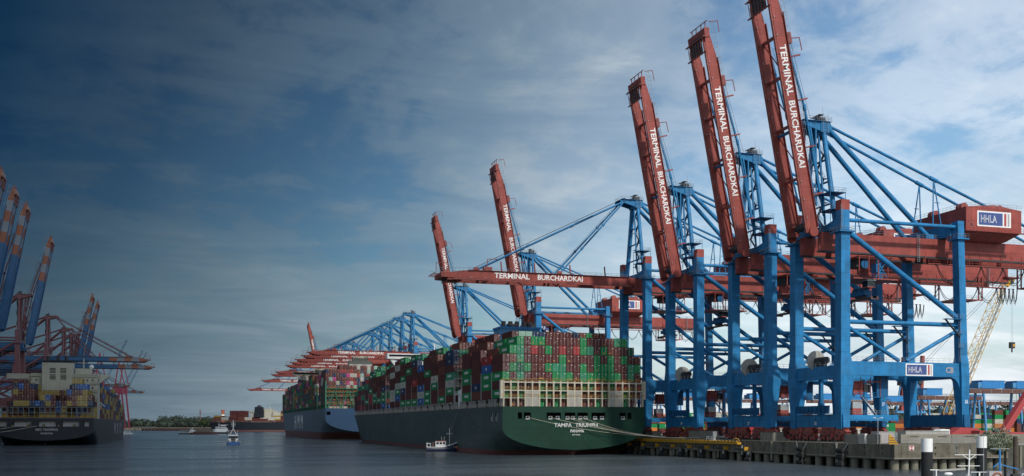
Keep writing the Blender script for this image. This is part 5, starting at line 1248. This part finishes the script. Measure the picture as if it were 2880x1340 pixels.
boat('tugboat', 'second tug, mostly hidden, right of the white topped tug', (x, y, 0), R(-20), 22, 8, MT['hullk'], [('wheelhouse', lambda q: (q.box(-4, 5, -3, 3, 2, 6, W_), q.box(-3, 3, -3, 3, 6.5, 10.5, W_), q.box(-3.1, 3.1, -3.1, 3.1, 7.8, 9, GL), q.box(-7, 5, -3.3, 3.3, 10.5, 11, W_)))], 'tug', 2.0)
x, y = at(356, 1150)
boat('motor_launch', 'small white motor boat by the bow of the black ship', (x, y, 0), R(200), 14, 5, W_, [('cabin', lambda q: (q.box(-4, 3.5, -1.8, 1.8, 1.2, 3.3, W_), q.box(-3, 2, -1.85, 1.85, 2.1, 2.9, GL), q.box(-3.4, 2.6, -2, 2, 3.303, 3.6, W_)))], 'motor boat')
x, y = at(542, 1180)
boat('tugboat', 'small white tug pushing the rust coloured barge', (x, y, 0), R(180), 18, 6.5, MT['navy'], [('wheelhouse', lambda q: (q.box(-3, 4, -2, 2, 1.4, 4.4, W_), q.box(-1, 3, -1.7, 1.7, 4.4, 7, W_), q.box(-1.1, 3.1, -1.8, 1.8, 5.4, 6.4, GL)))], 'tug')
x, y = at(575, 1165)
boat('cargo_barge', 'low rust coloured barge left of the distant ship', (x, y, 0), R(-15), 30, 9, MT['rust'], [('hold_coaming', lambda q: q.box(-12, 8, -3.4, 3.4, 1.6, 3.2, MT['rust']))], 'barge', 1.8, .5)
x, y = at(524, 1170)
boat('work_pontoon', 'dark pontoon with derrick and grey gear left of the small white tug', (x, y, 0), R(-15), 16, 8, MT['hullk'], [('deck_frame', lambda q: (q.box(-6, 6, -3, 3, 4.4, 4.7, MT['grey']), [q.tube((a, -2.8, 1), (a, -2.8, 4.4), .2, MT['grey'], 5) for a in (-6, -3, 0, 3, 6)], q.bar((2, 0, 2), (7, 0, 10), .4, .4, MT['dark'])))], 'pontoon', 1.4, .4)
# near boat at bottom right, its mast top reaches into the picture
x, y = at(2724, 102)
def gear(q):
    q.tube((0, 0, 2.6), (0, 0, 4.9), .09, W_, 6).bar((-.9, 0, 4.1), (0, 0, 5.3), .07, .07, MT['galv']).bar((.9, 0, 4.1), (0, 0, 5.3), .07, .07, MT['galv']).tube((0, 0, 4.9), (.1, 0, 7.6), .07, W_, 6)
    q.bar((-1.35, 0, 7.1), (1.5, 0, 7.1), .06, .06, W_).bar((-.6, 0, 7.1), (.1, 0, 6.6), .05, .05, W_).bar((.7, 0, 7.1), (.1, 0, 6.6), .05, .05, W_).bar((-1.1, 0, 6.0), (1.1, 0, 6.0), .06, .06, W_)
    for a, z in ((-1.35, 8.9), (-1.1, 8.5), (.05, 8.1), (1.5, 9.0)): q.tube((a, 0, 7.1), (a, 0, z), .02, MT['galv'], 4)
    q.bar((-2.9, 0, 5.55), (-.3, 0, 5.7), .12, .18, MT['grey']).tube((-3.2, 0, 3), (-3.2, 0, 5.6), .07, W_, 6).bar((-3.8, 0, 5.6), (-2.8, 0, 5.6), .06, .08, W_).sphere((-2, 0, 5.2), .28, W_, 8, (1.6, 1, .6))
    q.tube((1.5, 0, 3), (1.5, 0, 7.1), .04, MT['galv'], 4)
boat('survey_boat', 'nearest boat, only its white masts, radar bar and aerials show at the bottom right', (x, y, 0), -TH, 13, 4, MT['boatblue'], [('cabin', lambda q: q.box(-4, 4, -1.5, 1.5, 1, 3.1, W_)), ('mast', gear),
 ('lifebuoy', lambda q: [q.tube((2.1+.45*math.cos(k*.628), -1.6, 4.9+.45*math.sin(k*.628)), (2.1+.45*math.cos(k*.628+.628), -1.6, 4.9+.45*math.sin(k*.628+.628)), .11, MT['boomo'], 6) for k in range(10)] and q)], 'boat')
x, y = at(2812, 106)
boat('patrol_boat', 'boat at the bottom right corner with a blue posted aerial and grey locker', (x, y, 0), -TH, 11, 3.6, MT['boatblue'], [('cabin', lambda q: q.box(-3, 3, -1.4, 1.4, 1, 3.4, W_)),
 ('aerial_post', lambda q: (q.tube((0, 0, 3), (0, 0, 7.5), .1, MT['hblue'], 8), q.bar((-1, 0, 7.6), (1, 0, 7.6), .08, .06, MT['galv']), q.bar((-.7, 0, 5.7), (0, 0, 6.2), .1, .1, MT['hblue']), q.bar((1.9, 0, 5.5), (0, 0, 6.0), .1, .1, MT['hblue']))),
 ('locker', lambda q: (q.box(-1.3, 0, -.5, .5, 3.4, 5.3, MT['signgrey']), q.box(1.2, 2.0, -.3, .3, 3.4, 5.0, MT['dark']), q.tube((-2.1, 0, 3), (-2.1, 0, 5.2), .08, W_, 6), q.bar((-3, 0, 5.2), (-1.3, 0, 5.2), .05, .06, W_), q.rail([(2.3, 0, 3.4), (3.4, 0, 3.4)], W_, h=1.6, step=1, r=.05)))], 'boat')
# ------------------------------------------------------------------ trees, far banks
def leafy(q, c, rx, ry, rz_, n, s, m, rng):
    for _ in range(n):
        a = rng.uniform(0, 2*math.pi); t = rng.uniform(-.55, 1); w = math.sqrt(max(0, 1-t*t)); k = rng.uniform(.72, 1.06)
        p = Vector((c[0]+rx*k*w*math.cos(a), c[1]+ry*k*w*math.sin(a), c[2]+rz_*k*t)); d1 = Vector((rng.gauss(0, 1), rng.gauss(0, 1), rng.gauss(0, .6))).normalized(); d2 = d1.cross(Vector((rng.gauss(0, 1), rng.gauss(0, 1), rng.gauss(0, 1)))).normalized()
        e = s*rng.uniform(.6, 1.4); q.add([p-d1*e, p+d2*e*.7, p+d1*e, p-d2*e*.7], [(0, 1, 2, 3)], m)
def wood(name, pts, n, h, s, lab, zb=0, seed=1, hv=.35):
    rng = random.Random(seed); q = MB()
    for i in range(n):
        t = (i+rng.random())/n*(len(pts)-1); k = min(int(t), len(pts)-2); f_ = t-k
        x = pts[k][0]*(1-f_)+pts[k+1][0]*f_; y = pts[k][1]*(1-f_)+pts[k+1][1]*f_+rng.uniform(0, 60); hh_ = h*rng.uniform(1-hv, 1.05)
        rr = h*rng.uniform(.35, .62)
        q.sphere((x, y, zb+hh_*.45), rr*.74, MT['leaff'], 5, (1, 1, hh_*.5/rr)); leafy(q, (x, y, zb+hh_*.5), rr, rr, hh_*.5, 110, s, MT['leaff'], rng)
    q.build(name, kind='stuff', label=lab, category='woodland')
P_ = [at(u, 2300) for u in (-100, 200, 420, 620, 900, 1300)]
wood('riverside_wood', P_, 190, 24, 1.9, 'dark green wood along the far left river bank', 2, 3)
P_ = [at(u, 2700) for u in (450, 560, 680, 800, 950)]
wood('hillside_wood', P_, 60, 26, 2.0, 'higher wooded slope behind the far river bank', 10, 5)
P_ = [at(u, 1000) for u in (2560, 2700, 2850, 3000)]
wood('yard_wood', P_, 46, 28, 1.2, 'green trees behind the container yard at the right', 6, 9)
b_ = MB(); pz_ = [at(u, 2250) for u in (-600, 300, 610, 950, 1500)]
for a, c in zip(pz_[:-1], pz_[1:]): b_.add([(a[0], a[1], -1), (c[0], c[1], -1), (c[0], c[1], 5), (a[0], a[1], 5), (a[0]-100, a[1]+900, 14), (c[0]+300, c[1]+900, 14)], [(0, 1, 2, 3), (3, 2, 5, 4)], MT['earth'])
b_.build('far_bank', kind='structure')
b_ = MB(); a = at(400, 1900); c = at(600, 1900)
b_.bar((a[0], a[1], 2.4), (c[0], c[1], 2.4), 4, 4.8, MT['rust'])
for k in range(7): u = 380+k*9; p = at(u, 1880); b_.tube((p[0], p[1], -1), (p[0], p[1], 7.5), .8, MT['pile'], 6); b_.bar((p[0]-2, p[1], 7.4), (p[0]+4, p[1], 7.4), 2, .6, MT['signgrey'])
b_.build('bank_wall', off=(a[0], a[1], 0), label='low rusty bank wall and jetty below the far wood', category='harbour wall')
def tree(x, y, z, h, m, lab, n=900, s=.8, name='tree', cat='tree', seed=1, tr=True):
    rng = random.Random(seed); r = empty(name, (x, y, z), label=lab, category=cat)
    t = MB(); t.tube((0, 0, -1), (.2, 0, h*.45), h*.03, MT['bark'], 8, h*.018)
    for k in range(7): a = rng.uniform(0, 6.28); t.tube((.1, 0, h*(.15+.04*k)), (h*.3*math.cos(a), h*.3*math.sin(a), h*rng.uniform(.5, .85)), h*.013, MT['bark'], 5, h*.004)
    t.build('trunk', r); q = MB()
    for k in range(9): a = rng.uniform(0, 6.28); w = rng.uniform(.1, .33)*h; leafy(q, (w*math.cos(a), w*math.sin(a), h*rng.uniform(.4, .78)), h*.2, h*.2, h*.19, n//9, s, m, rng)
    q.build('crown', r)
x, y = at(574, 1700); tree(x, y, 3, 20, MT['leafl'], 'single lighter green tree on the point left of the distant ship', 1400, 1.0)
b_ = MB(); b_.loft([[(x+r_*math.cos(k*.524)*1.6, y+r_*math.sin(k*.524), z) for k in range(12)] for z, r_ in ((-1, 22), (2, 17), (4, 6))], MT['earth'], True); b_.build('river_point', kind='structure')
x, y = at(2806, 193)
r = empty('bush', (x, y, QZ-.9), label='wild silvery bush growing from the quay wall beside the white topped pile', category='bush'); rng = random.Random(4)
st = MB(); q = MB()
for k in range(95):
    a = rng.uniform(0, 6.28); w = rng.uniform(.2, 4.3); hh_ = rng.uniform(2.8, 6.0)*(1-.09*w); tip = Vector((w*math.cos(a)-.3, w*math.sin(a)*.6, hh_))
    st.tube((w*.2*math.cos(a), w*.2*math.sin(a), -.3), tip, .03, MT['bark'], 4, .01)
    mm = MT['leafl'] if tip.x > .6 and rng.random() < .75 else MT['leafg']
    for j in range(38):
        t = rng.uniform(.25, 1.05); p = Vector((w*.2*math.cos(a), w*.2*math.sin(a), -.3)).lerp(tip, t)+Vector((rng.gauss(0, .22), rng.gauss(0, .22), rng.gauss(0, .16))); d1 = Vector((rng.gauss(0, 1), rng.gauss(0, 1), 1.2)).normalized()*1.35; d2 = d1.cross(Vector((rng.gauss(0, 1), rng.gauss(0, 1), 0))).normalized()
        q.add([p-d1*.17, p+d2*.07, p+d1*.17, p-d2*.07], [(0, 1, 2, 3)], mm)
st.build('stem', r); q.build('foliage', r)
x, y = at(627, 2100); r = empty('striped_chimney', (x, y, 0), label='red and white banded chimney behind the distant ship', category='chimney'); m = MB()
for k in range(5): m.tube((0, 0, k*8), (0, 0, k*8+8), 4.0-.2*k, MT['white'] if k % 2 else MT['boomo'], 12)
m.tube((0, 0, 40), (0, 0, 41.5), 3.9, MT['signred'], 12); m.build('shaft', r)
x, y = at(563, 2500); MB().tube((x, y, 10), (x, y, 48), 1.2, MT['rust'], 6).box(x-2, x+2, y-2, y+2, 40, 44, MT['rust']).build('radio_mast', off=(x, y, 0), label='thin rust coloured mast rising from the far wood', category='mast')
# ------------------------------------------------------------------ added cloud slab, mostly off-frame, shaped to darken the left of the harbour
def added_shade_cloud():
    m = bpy.data.materials.new('shade_cloud_surface'); m.use_nodes = True
    global nt
    keep = nt; nt = m.node_tree; out = nt.nodes['Material Output']; nt.nodes.remove(nt.nodes['Principled BSDF'])
    tr = N('ShaderNodeBsdfTransparent'); df = N('ShaderNodeBsdfDiffuse'); df.inputs[0].default_value = (.75, .78, .82, 1); tl = N('ShaderNodeBsdfTranslucent'); tl.inputs[0].default_value = (.5, .52, .55, 1)
    ad = N('ShaderNodeMixShader'); L(df.outputs[0], ad.inputs[1]); L(tl.outputs[0], ad.inputs[2])
    t = N('ShaderNodeTexCoord'); s = N('ShaderNodeSeparateXYZ'); L(t.outputs['Object'], s.inputs[0])
    n = N('ShaderNodeTexNoise'); n.inputs['Scale'].default_value = .012; n.inputs['Detail'].default_value = 5; L(t.outputs['Object'], n.inputs['Vector'])
    # opacity graded so the shade fades towards the landward edge (object x: 0 at the edge, negative inland of the slab)
    yf = M('MULTIPLY', M('MAXIMUM', M('SUBTRACT', -330.0, s.outputs[1]), 0.0), -1/120)
    g = M('ADD', M('ADD', M('MULTIPLY', s.outputs[0], -1/230), yf), M('MULTIPLY', M('SUBTRACT', n.outputs['Fac'], .5), .9))
    mx = N('ShaderNodeMixShader'); L(M('MULTIPLY', g, .75, True) if False else RAMP(g, [(0.0, 0), (.5, .55), (1.0, .93)]), mx.inputs[0]); L(tr.outputs[0], mx.inputs[1]); L(ad.outputs[0], mx.inputs[2]); L(mx.outputs[0], out.inputs[0])
    nt = keep
    rng = random.Random(2); q = MB(); nx, ny = 30, 42
    zt = [[rng.uniform(0, 25) for _ in range(ny+1)] for _ in range(nx+1)]
    def P2(i, j, up): return (-1500+i*50, -560+j*48, (zt[i][j] if up else -zt[i][ny-j]*.6)+(8 if up else -8)*(0 < i < nx and 0 < j < ny))
    for up in (0, 1):
        vs = [P2(i, j, up) for i in range(nx+1) for j in range(ny+1)]; fs = [(i*(ny+1)+j, (i+1)*(ny+1)+j, (i+1)*(ny+1)+j+1, i*(ny+1)+j+1) for i in range(nx) for j in range(ny)]
        q.add(vs, fs, m, True)
    o = q.build('added_shade_cloud', kind='structure')
    h = 700; o.location = (150+sund.x/sund.z*h, 600+sund.y/sund.z*h, h)
added_shade_cloud()
